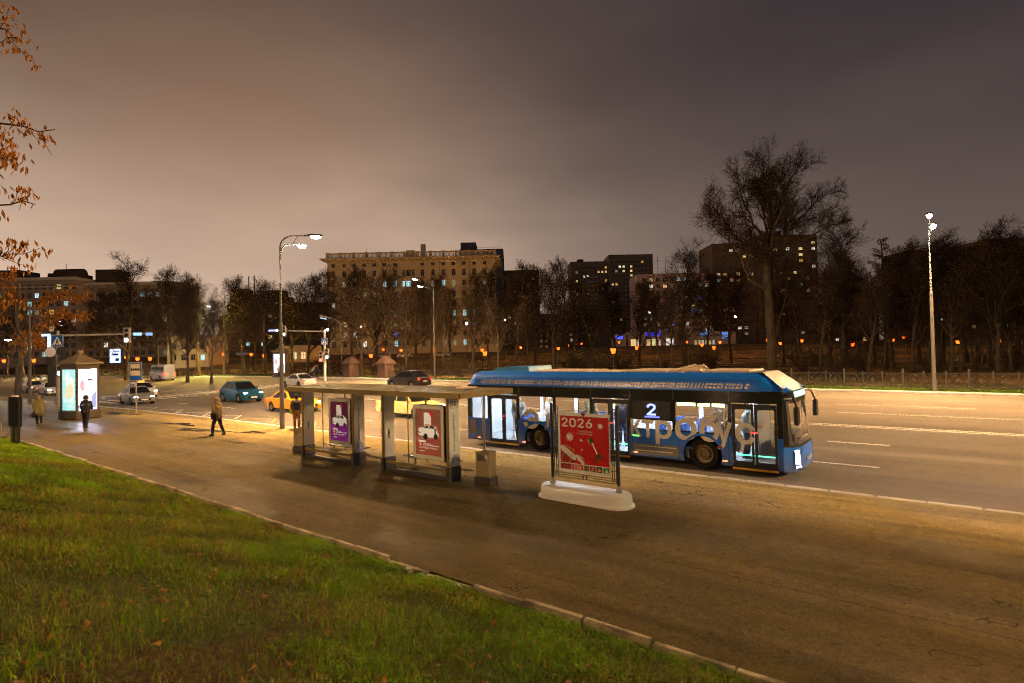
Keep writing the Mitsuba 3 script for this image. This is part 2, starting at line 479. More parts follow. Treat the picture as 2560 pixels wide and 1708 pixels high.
# far side: paved strip, verge, park terrain
xf = np.concatenate([np.linspace(-420, -160, 20), np.arange(-156, 161, 4.0)])
yk = far_kerb(xf); wid = np.interp(xf, [-420, -110, -62, -48, 160], [2.2, 2.2, 3.2, 0.75, 0.75])
zk = road_z(yk) + 0.15
m = M(); m.add(*strip(xf, yk + 0.1, yk + wid, zk - 0.005, zk + 0.01))
struct('far_pavement'); scene['far_pavement'] = mikit.ply(m.get(), 'm_kerb')
m = M(); m.add(*strip(xf, yk + wid - 0.05, np.maximum(yk + wid + 0.4, 46.5 + 0 * yk), zk - 0.02, zk * 0 + 0.93))
struct('verge'); scene['verge'] = mikit.ply(m.get(), 'm_soil')
gx, gy = np.meshgrid(np.concatenate([[-2500, -1200], np.arange(-560, 520, 8.0), [1200, 2500]]), np.concatenate([[30, 46.4, 50], np.arange(56, 560, 8.0), [900, 2600]]), indexing='ij')
dd = -gx * SN + gy * CS
gz = park_z(dd); w = np.clip((gy - 46.4) / 25, 0, 1); gz = 0.925 * (1 - w) + gz * w
gz = gz + 0.25 * (meshkit.fbm(np.stack([gx * 0.06, gy * 0.06, gx * 0], -1), 3) - 0.5) * w
gz = np.where(gy < 40, -0.6, gz)
nx, ny = gx.shape
ii, jj = np.meshgrid(np.arange(nx - 1), np.arange(ny - 1), indexing='ij')
a = ii * ny + jj
struct('park_ground'); scene['park_ground'] = mikit.ply((np.stack([gx, gy, gz], -1).reshape(-1, 3), np.stack([a, a + ny, a + ny + 1, a + 1], -1).reshape(-1, 4)), 'm_park', smooth=True)
m = M(); m.quad([-2500, -2500, -0.9], [2500, -2500, -0.9], [2500, 60, -0.9], [-2500, 60, -0.9])
struct('ground'); scene['ground'] = mikit.ply(m.get(), 'm_park')
# park paths, lit by the lanterns
m = M()
for (ua, da, ub, db, wd) in ((-60, 100, 60, 104, 3.0), (-40, 118, 70, 122, 3.0), (20, 95, 100, 99, 2.5), (-28, 76, -22, 110, 3.5)):
    n = 24; t = np.linspace(0, 1, n)
    u = ua + (ub - ua) * t; d = da + (db - da) * t + 1.5 * np.sin(t * 7)
    P = np.array([UD(a_, b_) for a_, b_ in zip(u, d)]); tg = np.gradient(P, axis=0); tg /= np.linalg.norm(tg, axis=1, keepdims=True)
    nr = np.stack([-tg[:, 1], tg[:, 0]], 1) * wd / 2
    zz = park_z(d) + 0.16
    m.add(np.vstack([np.c_[P[:, :2] + nr, zz], np.c_[P[:, :2] - nr, zz]]), np.stack([np.arange(n - 1), np.arange(1, n), n + np.arange(1, n), n + np.arange(n - 1)], 1))
struct('path'); scene['path'] = mikit.ply(m.get(), 'm_edging')

# lawn slope the camera stands on
LX = np.concatenate([np.arange(-37.5, 12.1, 0.5), [20, 60.0]]); LY = np.concatenate([[6.55, 6.47, 6.3], np.arange(6.0, -3.1, -0.5), [-12, -60.0]])


def lawn_z(x, y):
    t = np.clip(6.5 - np.asarray(y, float), 0, 7.2)
    z = 0.11 + 0.30 * t - 0.012 * np.exp(-t / 0.3) * 8 * 0.3
    fade = np.clip((np.asarray(x, float) + 37.5) / 9, 0, 1)
    z = 0.10 + (z - 0.10) * fade
    return z + 0.05 * (meshkit.fbm(np.stack([np.asarray(x) * 0.7, np.asarray(y) * 0.7, 0 * np.asarray(x)], -1), 3) - 0.5) * np.clip(t, 0, 1)


gx, gy = np.meshgrid(LX, LY, indexing='ij'); gz = lawn_z(gx, gy); nx, ny = gx.shape
ii, jj = np.meshgrid(np.arange(nx - 1), np.arange(ny - 1), indexing='ij'); a = ii * ny + jj
struct('lawn'); scene['lawn'] = mikit.ply((np.stack([gx, gy, gz], -1).reshape(-1, 3), np.stack([a, a + 1, a + ny + 1, a + ny], -1).reshape(-1, 4)), 'm_soil', smooth=True)


def blades(x, y, z, h, w, lean, col, seed):
    """Bent grass blades: 5 vertices, 3 triangles each."""
    g = np.random.default_rng(seed); n = len(x)
    th = g.uniform(0, 2 * np.pi, n); c, s = np.cos(th), np.sin(th)
    ph = th + g.normal(0, 0.5, n) + np.pi / 2; lc, ls = np.cos(ph), np.sin(ph)
    P = np.stack([x, y, z], 1)
    W = np.stack([c, s, 0 * c], 1) * (w / 2)[:, None]
    L = np.stack([lc, ls, 0 * lc], 1)
    mid = P + L * (lean * h * 0.35)[:, None] + np.array([0, 0, 1]) * (h * 0.6)[:, None]
    tip = P + L * (lean * h)[:, None] + np.array([0, 0, 1]) * (h * (1 - 0.45 * lean))[:, None]
    v = np.stack([P - W, P + W, mid - W * 0.8, mid + W * 0.8, tip], 1).reshape(-1, 3)
    b = np.arange(n)[:, None] * 5
    f = np.vstack([b + [0, 1, 3], b + [0, 3, 2], b + [2, 3, 4]])
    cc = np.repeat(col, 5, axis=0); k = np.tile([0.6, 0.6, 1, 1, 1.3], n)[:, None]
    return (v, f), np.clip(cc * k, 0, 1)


def lawn_blades(n, seed, dmin, dmax, wk):
    g = np.random.default_rng(seed)
    x = g.uniform(-36.8, 1.6, n * 6); y = g.uniform(-2.0, 6.47, n * 6)
    p = np.stack([x, y, 0 * x], -1); rel = p - [0, 0, 0]
    f = rel @ np.array([-SN, CS, 0]); r_ = rel @ np.array([CS, SN, 0])
    dist = np.hypot(x, y)
    ok = (f > 1.0) & (np.abs(r_) < 1.02 * f + 0.6) & (dist > dmin) & (dist < dmax)
    cl = meshkit.fbm(p * 1.4, 3, 2); bare = meshkit.fbm(p * 0.55 + 7, 4, 4)
    near = np.clip((9 - dist) / 6, 0, 1)
    left = np.clip((-x - 15) / 12, 0, 1)
    dens = 1 - np.clip((bare - 0.50 + 0.05 * near) / 0.10, 0, 1) * (0.40 + 0.15 * near)
    ok &= g.uniform(0, 1, len(x)) < dens * (0.55 + 0.45 * np.clip(cl * 2 - 0.4, 0, 1))
    x, y, cl, bare, dist = x[ok][:n], y[ok][:n], cl[ok][:n], bare[ok][:n], dist[ok][:n]; n = len(x)
    h = g.uniform(0.05, 0.15, n) * (0.65 + 0.8 * cl); w = g.uniform(0.004, 0.0075, n) * wk
    lean = g.uniform(0.2, 1.3, n)
    t = g.uniform(0, 1, n)[:, None]; dry = (g.uniform(0, 1, n) < 0.16 + 0.40 * np.clip((bare - 0.45) / 0.2, 0, 1))[:, None]
    col = np.array([0.065, 0.165, 0.002]) * (1 - t) + np.array([0.215, 0.36, 0.004]) * t
    col = np.where(dry, np.array([0.27, 0.19, 0.03]), col) * (0.25 + 1.5 * cl[:, None])
    return blades(x, y, lawn_z(x, y) - 0.01, h, w, lean, col, seed + 1)


B = [lawn_blades(95000, 21, 1.5, 7.5, 1.0), lawn_blades(90000, 22, 7.5, 14.0, 1.7), lawn_blades(60000, 23, 14.0, 45.0, 3.2)]
vv = np.vstack([b[0][0] for b in B]); off = np.cumsum([0] + [len(b[0][0]) for b in B])
ff = np.vstack([b[0][1] + o for b, o in zip(B, off)]); cc = np.vstack([b[1] for b in B])
tag(numbered('grass'), 'green and straw grass covering the near slope with bare muddy patches', 'grass', kind='stuff')
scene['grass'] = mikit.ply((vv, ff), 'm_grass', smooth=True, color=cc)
# verge grass along the far kerb
g = np.random.default_rng(31); n = 26000
x = g.uniform(-150, 12, n); yk_ = far_kerb(x); ws = np.interp(x, [-420, -110, -62, -48, 160], [2.2, 2.2, 3.2, 0.75, 0.75])
y = yk_ + ws + g.uniform(0, 1, n) ** 1.2 * 2.2
zr = road_z(yk_) + 0.12
t = g.uniform(0, 1, n)[:, None]
bl, col = blades(x, y, zr - 0.02, g.uniform(0.12, 0.28, n), g.uniform(0.03, 0.05, n), g.uniform(0.1, 0.9, n), np.array([0.05, 0.12, 0.01]) * (1 - t) + np.array([0.13, 0.19, 0.02]) * t, 32)
tag(numbered('verge_grass'), 'strip of bright grass between the far kerb and the iron fence', 'grass', kind='stuff')
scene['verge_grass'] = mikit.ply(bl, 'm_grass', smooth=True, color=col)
# fallen leaves
g = np.random.default_rng(41)


def leaf_mesh(s):
    a = np.linspace(0, 2 * np.pi, 9)[:-1]; rr = s * (0.55 + 0.45 * np.abs(np.cos(a * 1.5))) * (1, .8, 1, .7, 1, .75, .95, .8)
    v = np.vstack([[0, 0, 0.006], np.stack([rr * np.cos(a), 0.62 * rr * np.sin(a), 0.012 * np.sin(a * 2 + 1) + 0.25 * np.abs(0.62 * rr * np.sin(a))], 1)])
    i = np.arange(8)
    return v, np.stack([i * 0, 1 + i, 1 + (i + 1) % 8], 1)


LM = [mikit.ply(leaf_mesh(s), mm_) for s, mm_ in ((0.055, 'm_leafrust'), (0.045, 'm_leafbrown'), (0.065, 'm_leafbrown'), (0.04, 'm_leafrust'))]
k = 0
while k < 230:
    x, y = g.uniform(-24, 0.5), g.uniform(-1.5, 6.3)
    f_ = -x * SN + y * CS; r_ = x * CS + y * SN
    if f_ < 2 or abs(r_) > 0.95 * f_ or math.hypot(x, y) > 7 + 12 * g.uniform() ** 2: continue
    key = numbered('fallen_leaf'); z = float(lawn_z(np.array([x]), np.array([y]))[0])
    scene[key] = {**LM[k % 4], 'to_world': T().translate([x, y, z + g.uniform(0.03, 0.07)]).rotate([0, 0, 1], g.uniform(0, 360)).rotate([1, 0, 0], g.uniform(-35, 35)).rotate([0, 1, 0], g.uniform(-35, 35))}
    tag(key, 'dry brown fallen leaf lying in the grass of the near slope', 'leaf', 'fallen leaves in the near grass')
    k += 1
# crumbled white stones at the broken edging
for k in range(9):
    x = -7.75 + k * 0.2 + g.uniform(-0.05, 0.05); y = 6.36 + g.uniform(-0.07, 0.05)
    pts = g.normal(0, 1, (10, 3)); pts /= np.linalg.norm(pts, axis=1, keepdims=True)
    key = put('stone_fragment', (lambda q: (q.vertices, q.faces))(trimesh.convex.convex_hull(pts * [0.07, 0.045, 0.03] * g.uniform(0.7, 1.5))), 'm_kerb', tw=at(x, y, float(lawn_z(np.array([x]), np.array([y]))[0]) + 0.05, g.uniform(0, 90)))
    tag(key, 'pale crumbled stone fragment beside the broken lawn edging', 'stone', 'stone fragments by the broken edging')

# road markings (sheets 4 mm above the road)


def mark(name, pts, mtl):
    m = M(); p = np.array([[a, b, road_z(b) + 0.006] for a, b in pts]); m.quad(*p)
    key = put(name, m, mtl, 'road')


def line(name, a, b, w, mtl='m_marking'):
    a, b = np.array(a, float), np.array(b, float); t = (b - a) / np.linalg.norm(b - a); nrm = np.array([-t[1], t[0]]) * w / 2
    mark(name, [a - nrm, b - nrm, b + nrm, a + nrm], mtl)


zz = [(-52.3, 16.3), (-49.9, 17.9), (-48.0, 16.5), (-45.6, 18.1), (-43.7, 16.75), (-41.3, 18.2), (-39.4, 16.8), (-37.0, 18.25), (-35.25, 16.9), (-32.8, 18.3), (-31, 16.95), (-28.6, 18.35), (-26.8, 17.0), (-24.4, 18.4), (-22.6, 17.0)]
for k, (a, b) in enumerate(zip(zz, zz[1:])):
    a, b = np.array(a), np.array(b); t = (b - a) / np.linalg.norm(b - a)
    line('zigzag_line', a + t * 0.06, b - t * 0.06, 0.11, 'm_markyellow' if k > 7 else 'm_marking')
for yl in (20.1, 23.9):
    for k in range(-14, 2):
        xa = -3.75 + k * 8.0
        if xa > -60: line('lane_dash', (xa, yl), (xa + 2.0, yl), 0.13)
line('lane_line', (-48, 27.8), (60, 27.8), 0.15); line('lane_line', (-48, 28.15), (60, 28.15), 0.15)
line('lane_line', (-4.5, 32.2), (40, 32.2), 0.12); line('lane_line', (-5.0, 35.6), (1.0, 35.5), 0.12)
for k in range(-6, 0): line('lane_dash', (-5 + k * 8, 32.2), (-3 + k * 8, 32.2), 0.13); line('lane_dash', (-5 + k * 8, 35.6), (-3 + k * 8, 35.6), 0.13)
for k in range(24): line('crossing_stripe', (-64, 17.6 + k), (-58.5, 17.6 + k), 0.45)
line('stop_line', (-69, 17.0), (-69, 27.5), 0.4)
# puddles
for k, (x, y, ax, ay, rz) in enumerate(((-29.8, 13.2, 2.6, 0.30, 8), (-31.2, 12.6, 1.3, 0.35, 4), (-27.2, 14.0, 0.9, 0.3, 10), (-34.5, 13.5, 2.0, 0.4, 6), (-24.6, 11.9, 0.7, 0.14, 5), (-19.2, 13.1, 1.0, 0.4, 3), (-12.7, 12.9, 0.9, 0.32, 0), (-45.5, 13.9, 2.2, 0.6, 10), (-16.9, 12.9, 0.8, 0.3, 0))):
    th = np.linspace(0, 2 * np.pi, 25)[:-1]; rr = 0.75 + 0.35 * np.sin(th * 3 + k) + 0.15 * np.sin(th * 5 + 2 * k)
    sh = affinity.rotate(Polygon(np.stack([ax * rr * np.cos(th), ay * rr * np.sin(th)], 1)), rz, origin=(0, 0))
    m = M(); m.poly(sh.buffer(0), 0.002, (x, y, 0.143), (1, 0, 0), (0, 1, 0))
    tag(put('puddle', m, 'm_water'), kind='structure')


# ---------------------------------------------------------------- buildings
def facade(u0, u1, z0, z1, cols, rows, d, rev=0.35, skip=(), side=+1):
    """A front wall in the plane d with window openings and their reveals."""
    m = M()
    cu = sorted({u0, u1, *(c for cc_ in cols for c in cc_)}); cz = sorted({z0, z1, *(c for rr_ in rows for c in rr_)})
    hol = {}
    for i, (a, b) in enumerate(cols):
        for j, (e, f) in enumerate(rows):
            if (i, j) not in skip: hol[(a, e)] = (i, j, a, b, e, f)
    for a, b in zip(cu, cu[1:]):
        for e, f in zip(cz, cz[1:]):
            if (a, e) not in hol:
                m.quad([a, d, e], [b, d, e], [b, d, f], [a, d, f])
    for i, j, a, b, e, f in hol.values():
        for p, q in (((a, e), (b, e)), ((b, e), (b, f)), ((b, f), (a, f)), ((a, f), (a, e))):
            m.quad([p[0], d, p[1]], [q[0], d, q[1]], [q[0], d + rev, q[1]], [p[0], d + rev, p[1]])
    return m, [(i, j, a, b, e, f) for i, j, a, b, e, f in hol.values()]


WCACHE = {}


def window_kit(w, h, style):
    k = (round(w, 2), round(h, 2), style)
    if k not in WCACHE:
        m = M(); t = 0.09
        m.box(-w / 2, -w / 2 + t, 0, .07, 0, h); m.box(w / 2 - t, w / 2, 0, .07, 0, h)
        m.box(-w / 2 + t, w / 2 - t, 0, .07, 0, t); m.box(-w / 2 + t, w / 2 - t, 0, .07, h - t, h)
        n = 1 if w < 1.7 else 2
        for q in range(1, n + 1): c = -w / 2 + w * q / (n + 1); m.box(c - t / 2, c + t / 2, 0.005, .065, t, h - t)
        if style == 'T' and h > 1.3: m.box(-w / 2 + t, w / 2 - t, 0.01, .06, h * 0.68 - t / 2, h * 0.68 + t / 2)
        p = M(); p.quad([-w / 2 + .02, .08, .02], [w / 2 - .02, .08, .02], [w / 2 - .02, .08, h - .02], [-w / 2 + .02, .08, h - .02])
        WCACHE[k] = (mikit.ply(m.get(), 'm_winframe'), mikit.ply(p.get(), 'm_winglass'))
    return WCACHE[k]


LIT = dict(cyan=(0.55, 1.0, 1.05), white=(1.1, 1.0, 0.82), warm=(1.15, 0.72, 0.30), yel=(1.0, 0.85, 0.32), green=(0.45, 0.80, 0.42), blue=(0.15, 0.25, 1.2), org=(1.0, 0.48, 0.10), dim=(0.26, 0.21, 0.12), pink=(1.0, 0.62, 0.48), red=(0.9, 0.05, 0.03))


def windows(root, wins, d, lit, style='T', inset=0.18):
    for i, j, a, b, e, f in wins:
        fr, pn = window_kit(b - a, f - e, style)
        tw = BROT @ T().translate([(a + b) / 2, d + inset, e])
        key = numbered(f'{root}__window'); scene[key] = {**fr, 'to_world': tw}
        c = lit.get((i, j))
        if c:
            k = R.uniform(0.55, 1.1)
            scene[f'{key}__pane'] = {**pn, 'to_world': tw, 'emitter': glow([v * k for v in LIT[c]], 0.01)}
        else:
            scene[f'{key}__pane'] = {**pn, 'to_world': tw}
        used.add(f'{key}__pane')


def block(root, u0, u1, d0, d1, z0, z1, cols, rows, mtl, lit, style='T', roofm='m_roofing', skip=()):
    m, wins = facade(u0, u1, z0, z1, cols, rows, d0, skip=skip)
    put('front_wall', m, mtl, root, tw=BROT)
    m = M()
    m.quad([u0, d0, z0], [u0, d1, z0], [u0, d1, z1], [u0, d0, z1]); m.quad([u1, d0, z0], [u1, d1, z0], [u1, d1, z1], [u1, d0, z1]); m.quad([u0, d1, z0], [u1, d1, z0], [u1, d1, z1], [u0, d1, z1])
    m.quad([u0 + .1, d0 + .36, z0], [u1 - .1, d0 + .36, z0], [u1 - .1, d0 + .36, z1 - .1], [u0 + .1, d0 + .36, z1 - .1])
    put('side_wall', m, mtl, root, tw=BROT)
    m = M().box(u0 + .05, u1 - .05, d0 + .05, d1 - .05, z1 - 0.3, z1 + 0.12)
    put('roof', m, roofm, root, tw=BROT)
    windows(root, wins, d0, lit, style)


# long building with cornice and balustrade
mb = thing('apartment_building', 'long ochre building with projecting bracketed cornice and roof balustrade behind the park', 'building')
colx = [305, 412, 510, 608, 708, 808, 913, 1180, 1285, 1387, 1487, 1588, 1690, 1793]
cu = [(760 + c / 3.917 - 1280) / 7 - 0.35 for c in colx]; mid = (760 + 1043 / 3.917 - 1280) / 7 - .35
cols = [(c - .68, c + .68) for c in cu[:7]] + [(mid - 2.2, mid - 1.25), (mid - .9, mid + .9), (mid + 1.25, mid + 2.2)] + [(c - .68, c + .68) for c in cu[7:]]
rows = [(35.6, 36.85), (31.9, 34.3), (28.2, 30.4), (24.5, 26.6), (21.0, 23.1), (17.4, 19.5), (14.0, 16.0), (10.3, 12.3), (6.9, 9.0)]
lit = {(1, 2): 'white', (4, 2): 'cyan', (5, 2): 'cyan', (6, 2): 'cyan', (7, 2): 'cyan', (8, 2): 'cyan', (11, 2): 'white', (12, 2): 'cyan', (13, 2): 'dim', (16, 2): 'dim', (1, 3): 'yel', (3, 3): 'yel', (4, 3): 'green',
       (0, 4): 'white', (16, 4): 'green', (6, 5): 'cyan', (11, 5): 'green', (13, 5): 'cyan', (14, 5): 'cyan', (15, 5): 'cyan', (16, 5): 'dim', (1, 6): 'warm', (2, 6): 'dim', (3, 6): 'org', (5, 6): 'yel', (6, 6): 'yel', (8, 6): 'warm',
       (11, 6): 'org', (12, 6): 'dim', (13, 6): 'org', (15, 6): 'cyan', (1, 7): 'pink', (2, 7): 'white', (5, 7): 'org', (6, 7): 'blue', (3, 8): 'white', (6, 8): 'cyan', (12, 8): 'dim', (13, 8): 'dim', (14, 8): 'cyan'}
block(mb, -65.6, -5.6, 200, 222, 0, 38.0, cols, rows, 'm_stone', lit, skip={(7, 0), (8, 0), (9, 0)})
m = M()
for (zb, zt, o) in ((36.95 + .25, 37.5, .35), (37.9, 38.25, 1.6), (38.25, 38.6, 2.1)): m.box(-65.6 - o, -5.6 + o, 200 - o, 222 + o, zb, zt)
m.box(-65.8, -5.4, 199.8, 222, 34.8, 35.05); m.box(-65.8, -5.4, 199.8, 222, 13.0, 13.3)
put('cornice', m, 'm_stone', mb, tw=BROT)
br = mikit.ply(M().poly(Polygon([(0, 0), (1.5, 0.42), (1.5, .5), (0, .5)]), 0.5, (0, 0, 0), (0, -1, 0), (0, 0, 1)).get(), 'm_stone')
for k in range(40): scene[numbered(f'{mb}__bracket')] = {**br, 'to_world': BROT @ T().translate([-65.2 + k * 1.515, 199.99, 37.4])}
m = M()
for k in range(14):
    u = -65.6 + k * 60 / 13; m.box(u - .55, u + .55, 200.2, 201.0, 38.6, 41.0)
m.box(-65.6, -5.6, 200.3, 200.9, 38.6, 39.1); m.box(-65.6, -5.6, 200.25, 200.95, 40.5, 40.85)
for k in range(13):
    for q in range(7):
        u = -65.6 + (k + .5) * 60 / 13 + (q - 3) * .46; m.box(u - .13, u + .13, 200.45, 200.75, 39.1, 40.5)
put('balustrade', m, 'm_stone', mb, tw=BROT)
m = M().box(-33, -31.4, 206, 208, 38.6, 44.6).box(-38.2, -35.2, 205, 208, 38.6, 42.2).box(-52.5, -52.4, 204, 204.1, 38.6, 43.6)
put('chimney', m, 'm_stone', mb, tw=BROT)
for uu in (mid - 9.2, mid + 11.2, mid + 22):
    put('drainpipe', M().box(uu - .12, uu + .12, 199.72, 199.96, 6, 37.2), 'm_winframe', mb, tw=BROT)

t = thing('tower_block', 'dark blue grey tower block rising behind the balustrade of the long building', 'building')
block(t, -24, -3.2, 262, 285, 0, 52.6, [], [], 'm_bluewall', {})
put('rooftop_box', M().box(-23.4, -16.2, 264, 275, 52.7, 56.4), 'm_bluewall', t, tw=BROT)
put('railing', M().box(-23, -4, 262.4, 262.5, 53.6, 53.7), 'm_iron', t, tw=BROT)


def grid(u0, n, step, w, off=None):
    return [(u0 + k * step, u0 + k * step + w) for k in range(n)]


def zrows(z0, n, step, h):
    return [(z0 + k * step, z0 + k * step + h) for k in range(n)]


def rlit(nc, nr, p, seed, kinds, fixed=None):
    g_ = random.Random(seed); d_ = {}
    for i in range(nc):
        for j in range(nr):
            if g_.random() < p: d_[(i, j)] = g_.choice(kinds)
    d_.update(fixed or {})
    return d_


WARM = ['warm', 'warm', 'yel', 'white', 'dim', 'dim', 'org', 'pink']
COOL = ['cyan', 'cyan', 'white', 'dim', 'yel', 'warm', 'blue']
t = thing('apartment_building', 'low brown apartment block right of the long ochre building', 'building')
block(t, -3.0, 13.5, 265, 285, 0, 42.8, grid(-1.8, 5, 3.0, 1.5), zrows(5, 12, 3.0, 1.5), 'm_darkwall', rlit(5, 12, 0.16, 3, WARM))

t = thing('apartment_building', 'distant brown panel block with balcony rows and two roof levels', 'building')
cols = grid(44.5, 9, 2.5, 1.5); rows = zrows(24, 13, 3.0, 1.6)
block(t, 41.0, 67.0, 382, 400, 0, 65.0, cols, rows, 'm_panelwall', rlit(9, 13, 0.06, 5, WARM, {(0, 11): 'dim', (8, 12): 'org', (8, 11): 'warm', (6, 11): 'warm', (3, 10): 'white', (2, 10): 'white'}))
cols = grid(68.6, 11, 2.55, 1.6); rows = zrows(24, 14, 3.0, 1.6)
m, wins = facade(67.0, 97.0, 0, 68.6, cols, rows, 380)
put('front_wall', m, 'm_panelwall', t, tw=BROT)
windows(t, wins, 380, rlit(11, 14, 0.10, 6, WARM, {(1, 11): 'dim', (3, 12): 'yel', (3, 11): 'yel', (5, 12): 'yel', (5, 11): 'warm', (5, 10): 'yel', (5, 9): 'yel', (8, 13): 'org', (2, 12): 'white'}), 'S')
put('side_wall', M().box(67.05, 96.95, 380.4, 400, 0, 68.4), 'm_panelwall', t, tw=BROT)
put('roof', M().box(67, 97, 380.2, 400, 68.5, 69.0).box(46.5, 50.5, 386, 392, 65.1, 67.4), 'm_roofing', t, tw=BROT)
for k in range(10):
    zb = 26.6 + k * 4.2 - (k * 1.2)
    put('balcony', M().box(52, 60, 381.0, 381.95, zb, zb + 1.0), 'm_greywall', t, tw=BROT)
    put('balcony', M().box(83, 92.5, 379.0, 379.95, zb + .4, zb + 1.4), 'm_greywall', t, tw=BROT)

t = thing('apartment_building', 'pale pink grey apartment block with cyan lit windows behind the park trees', 'building')
block(t, 55.6, 87.5, 245, 262, 0, 37.0, grid(57.6, 10, 3.05, 1.7), zrows(8.5, 10, 2.8, 1.55), 'm_pinkwall', rlit(10, 10, 0.16, 8, COOL, {(1, 9): 'yel', (1, 8): 'white', (3, 8): 'warm', (5, 9): 'cyan', (6, 9): 'cyan', (6, 8): 'cyan', (4, 8): 'dim', (8, 8): 'cyan', (9, 8): 'white', (6, 6): 'white', (8, 6): 'blue', (7, 5): 'yel'}))
put('antenna', M().tube([[66, 250, 37], [66, 250, 45.5]], .12, 5).tube([[69.5, 250, 37], [69.5, 250, 44.5]], .12, 5).box(64.6, 67.4, 249.95, 250.05, 43.5, 43.6), 'm_iron', t, tw=BROT)
put('shop_front', M().box(49.5, 70.5, 238.2, 244.9, 2.5, 11.5), 'm_greywall', t, tw=BROT)
for k, (a, b, c) in enumerate(((50.5, 52.8, 'warm'), (53.4, 54.6, 'white'), (57.2, 59, 'warm'), (59.5, 61.0, 'yel'), (61.6, 63.2, 'pink'), (65.5, 69.2, 'white'))):
    put('shop_window', M().quad([a, 238.15, 5.2], [b, 238.15, 5.2], [b, 238.15, 8.4], [a, 238.15, 8.4]), 'm_winglass', t, tw=BROT, emitter=glow([v * .7 for v in LIT[c]], .05))
for k, u in enumerate((57.0, 58.6, 59.6, 60.5, 61.4, 62.4)):
    put('neon_letter', M().box(u, u + .6, 237.9, 238.1, 9.6 if k else 9.9, 11.2), 'm_winglass', t, tw=BROT, emitter=glow((.10, .12, 2.2), .02))
for k in range(4): put('neon_letter', M().box(44.3 + k * .75, 44.85 + k * .75, 237.9, 238.1, 8.7, 9.9), 'm_winglass', t, tw=BROT, emitter=glow((.12, .2, 2.0), .02))
put('shop_front', M().box(43.5, 48.5, 238.2, 244.9, 2.5, 10.6), 'm_greywall', t, tw=BROT)
put('shop_front', M().box(76, 94.5, 236.2, 244.7, 2.5, 11.0), 'm_greywall', t, tw=BROT)
for k in range(5): put('neon_letter', M().box(79.6 + k * .8, 80.2 + k * .8, 235.9, 236.1, 9.2, 10.6), 'm_winglass', t, tw=BROT, emitter=glow((.12, .4, 1.0), .02))
for k in range(2): put('neon_letter', M().box(88.6, 91.2, 235.9, 236.1, 8.0 + 1.5 * k, 9.0 + 1.5 * k), 'm_winglass', t, tw=BROT, emitter=glow((.08, .25, .8), .02))
for k in range(6): put('shop_window', M().quad([77 + k * 1.5, 236.15, 5.0], [78 + k * 1.5, 236.15, 5.0], [78 + k * 1.5, 236.15, 7.4], [77 + k * 1.5, 236.15, 7.4]), 'm_winglass', t, tw=BROT, emitter=glow([v * .4 for v in LIT[('warm', 'yel', 'white')[k % 3]]], .03))

t = thing('tower_block', 'tall brown tower block with scattered warm lit windows behind the big bare tree', 'building')
block(t, 98.0, 119.0, 271, 290, 0, 54.5, grid(100, 6, 3.2, 1.8), zrows(7, 16, 2.9, 1.5), 'm_brownwall', rlit(6, 16, 0.15, 12, WARM + ['cyan', 'cyan'], {(2, 15): 'pink', (4, 14): 'warm', (1, 11): 'org', (3, 11): 'warm'}))
m, wins = facade(119.0, 148.5, 0, 57.5, grid(121, 9, 3.1, 1.9), zrows(7, 17, 2.9, 1.5), 270)
put('front_wall', m, 'm_brownwall', t, tw=BROT)
windows(t, wins, 270, rlit(9, 17, 0.09, 13, WARM + ['cyan'], {(2, 15): 'yel', (4, 15): 'white', (6, 15): 'yel', (8, 15): 'white', (6, 14): 'yel', (6, 13): 'org', (8, 12): 'white', (3, 11): 'yel', (5, 11): 'yel'}))
put('side_wall', M().box(119.05, 148.45, 270.4, 290, 0, 57.3), 'm_brownwall', t, tw=BROT)
put('roof', M().box(119, 148.5, 270.2, 290, 57.4, 58).box(126, 134, 275, 283, 58, 61), 'm_roofing', t, tw=BROT)

t = thing('tower_block', 'broad dark brown apartment block behind the trees at the right edge', 'building')
block(t, 166, 195, 233, 250, 0, 43.0, grid(168.5, 8, 3.3, 1.9), zrows(7, 12, 2.9, 1.5), 'm_darkwall', rlit(8, 12, 0.075, 15, WARM + COOL))
block(t, 195.1, 232, 228, 250, 0, 43.5, grid(197, 10, 3.3, 2.0), zrows(7, 12, 2.9, 1.5), 'm_darkwall', rlit(10, 12, 0.06, 16, WARM + COOL, {(0, 11): 'white'}))
put('roof_band', M().box(194.8, 232.3, 227.5, 250.2, 43.8, 46.2), 'm_brownwall', t, tw=BROT)

t = thing('office_building', 'long grey office building with white roof edge behind the orange leaves at the left', 'building')
lf = rlit(24, 9, 0.10, 18, ['warm', 'white', 'cyan', 'dim'], {(17, 8): 'yel', (20, 8): 'white', (16, 5): 'org', (7, 8): 'dim'})
block(t, -232, -173.0, 222, 245, 0, 37.0, grid(-230, 20, 2.9, 1.9), zrows(6, 9, 3.35, 2.0), 'm_greywall', lf)
put('roof_edge', M().box(-232.5, -172.5, 221.2, 245.5, 36.4, 37.6).box(-232.5, -172.8, 221.4, 245.5, 33.6, 34.1), 'm_offwhite', t, tw=BROT)
m, wins = facade(-172.9, -136.5, 0, 34.6, grid(-171, 11, 3.0, 1.9), zrows(6, 8, 3.35, 2.0), 226)
put('front_wall', m, 'm_greywall', t, tw=BROT); windows(t, wins, 226, rlit(11, 8, 0.10, 19, ['cyan', 'white', 'cyan', 'dim']))
put('side_wall', M().box(-172.8, -136.6, 226.4, 245, 0, 34.5), 'm_greywall', t, tw=BROT)
put('roof_edge', M().box(-172.4, -136, 225.2, 245.5, 34.6, 35.6), 'm_offwhite', t, tw=BROT)
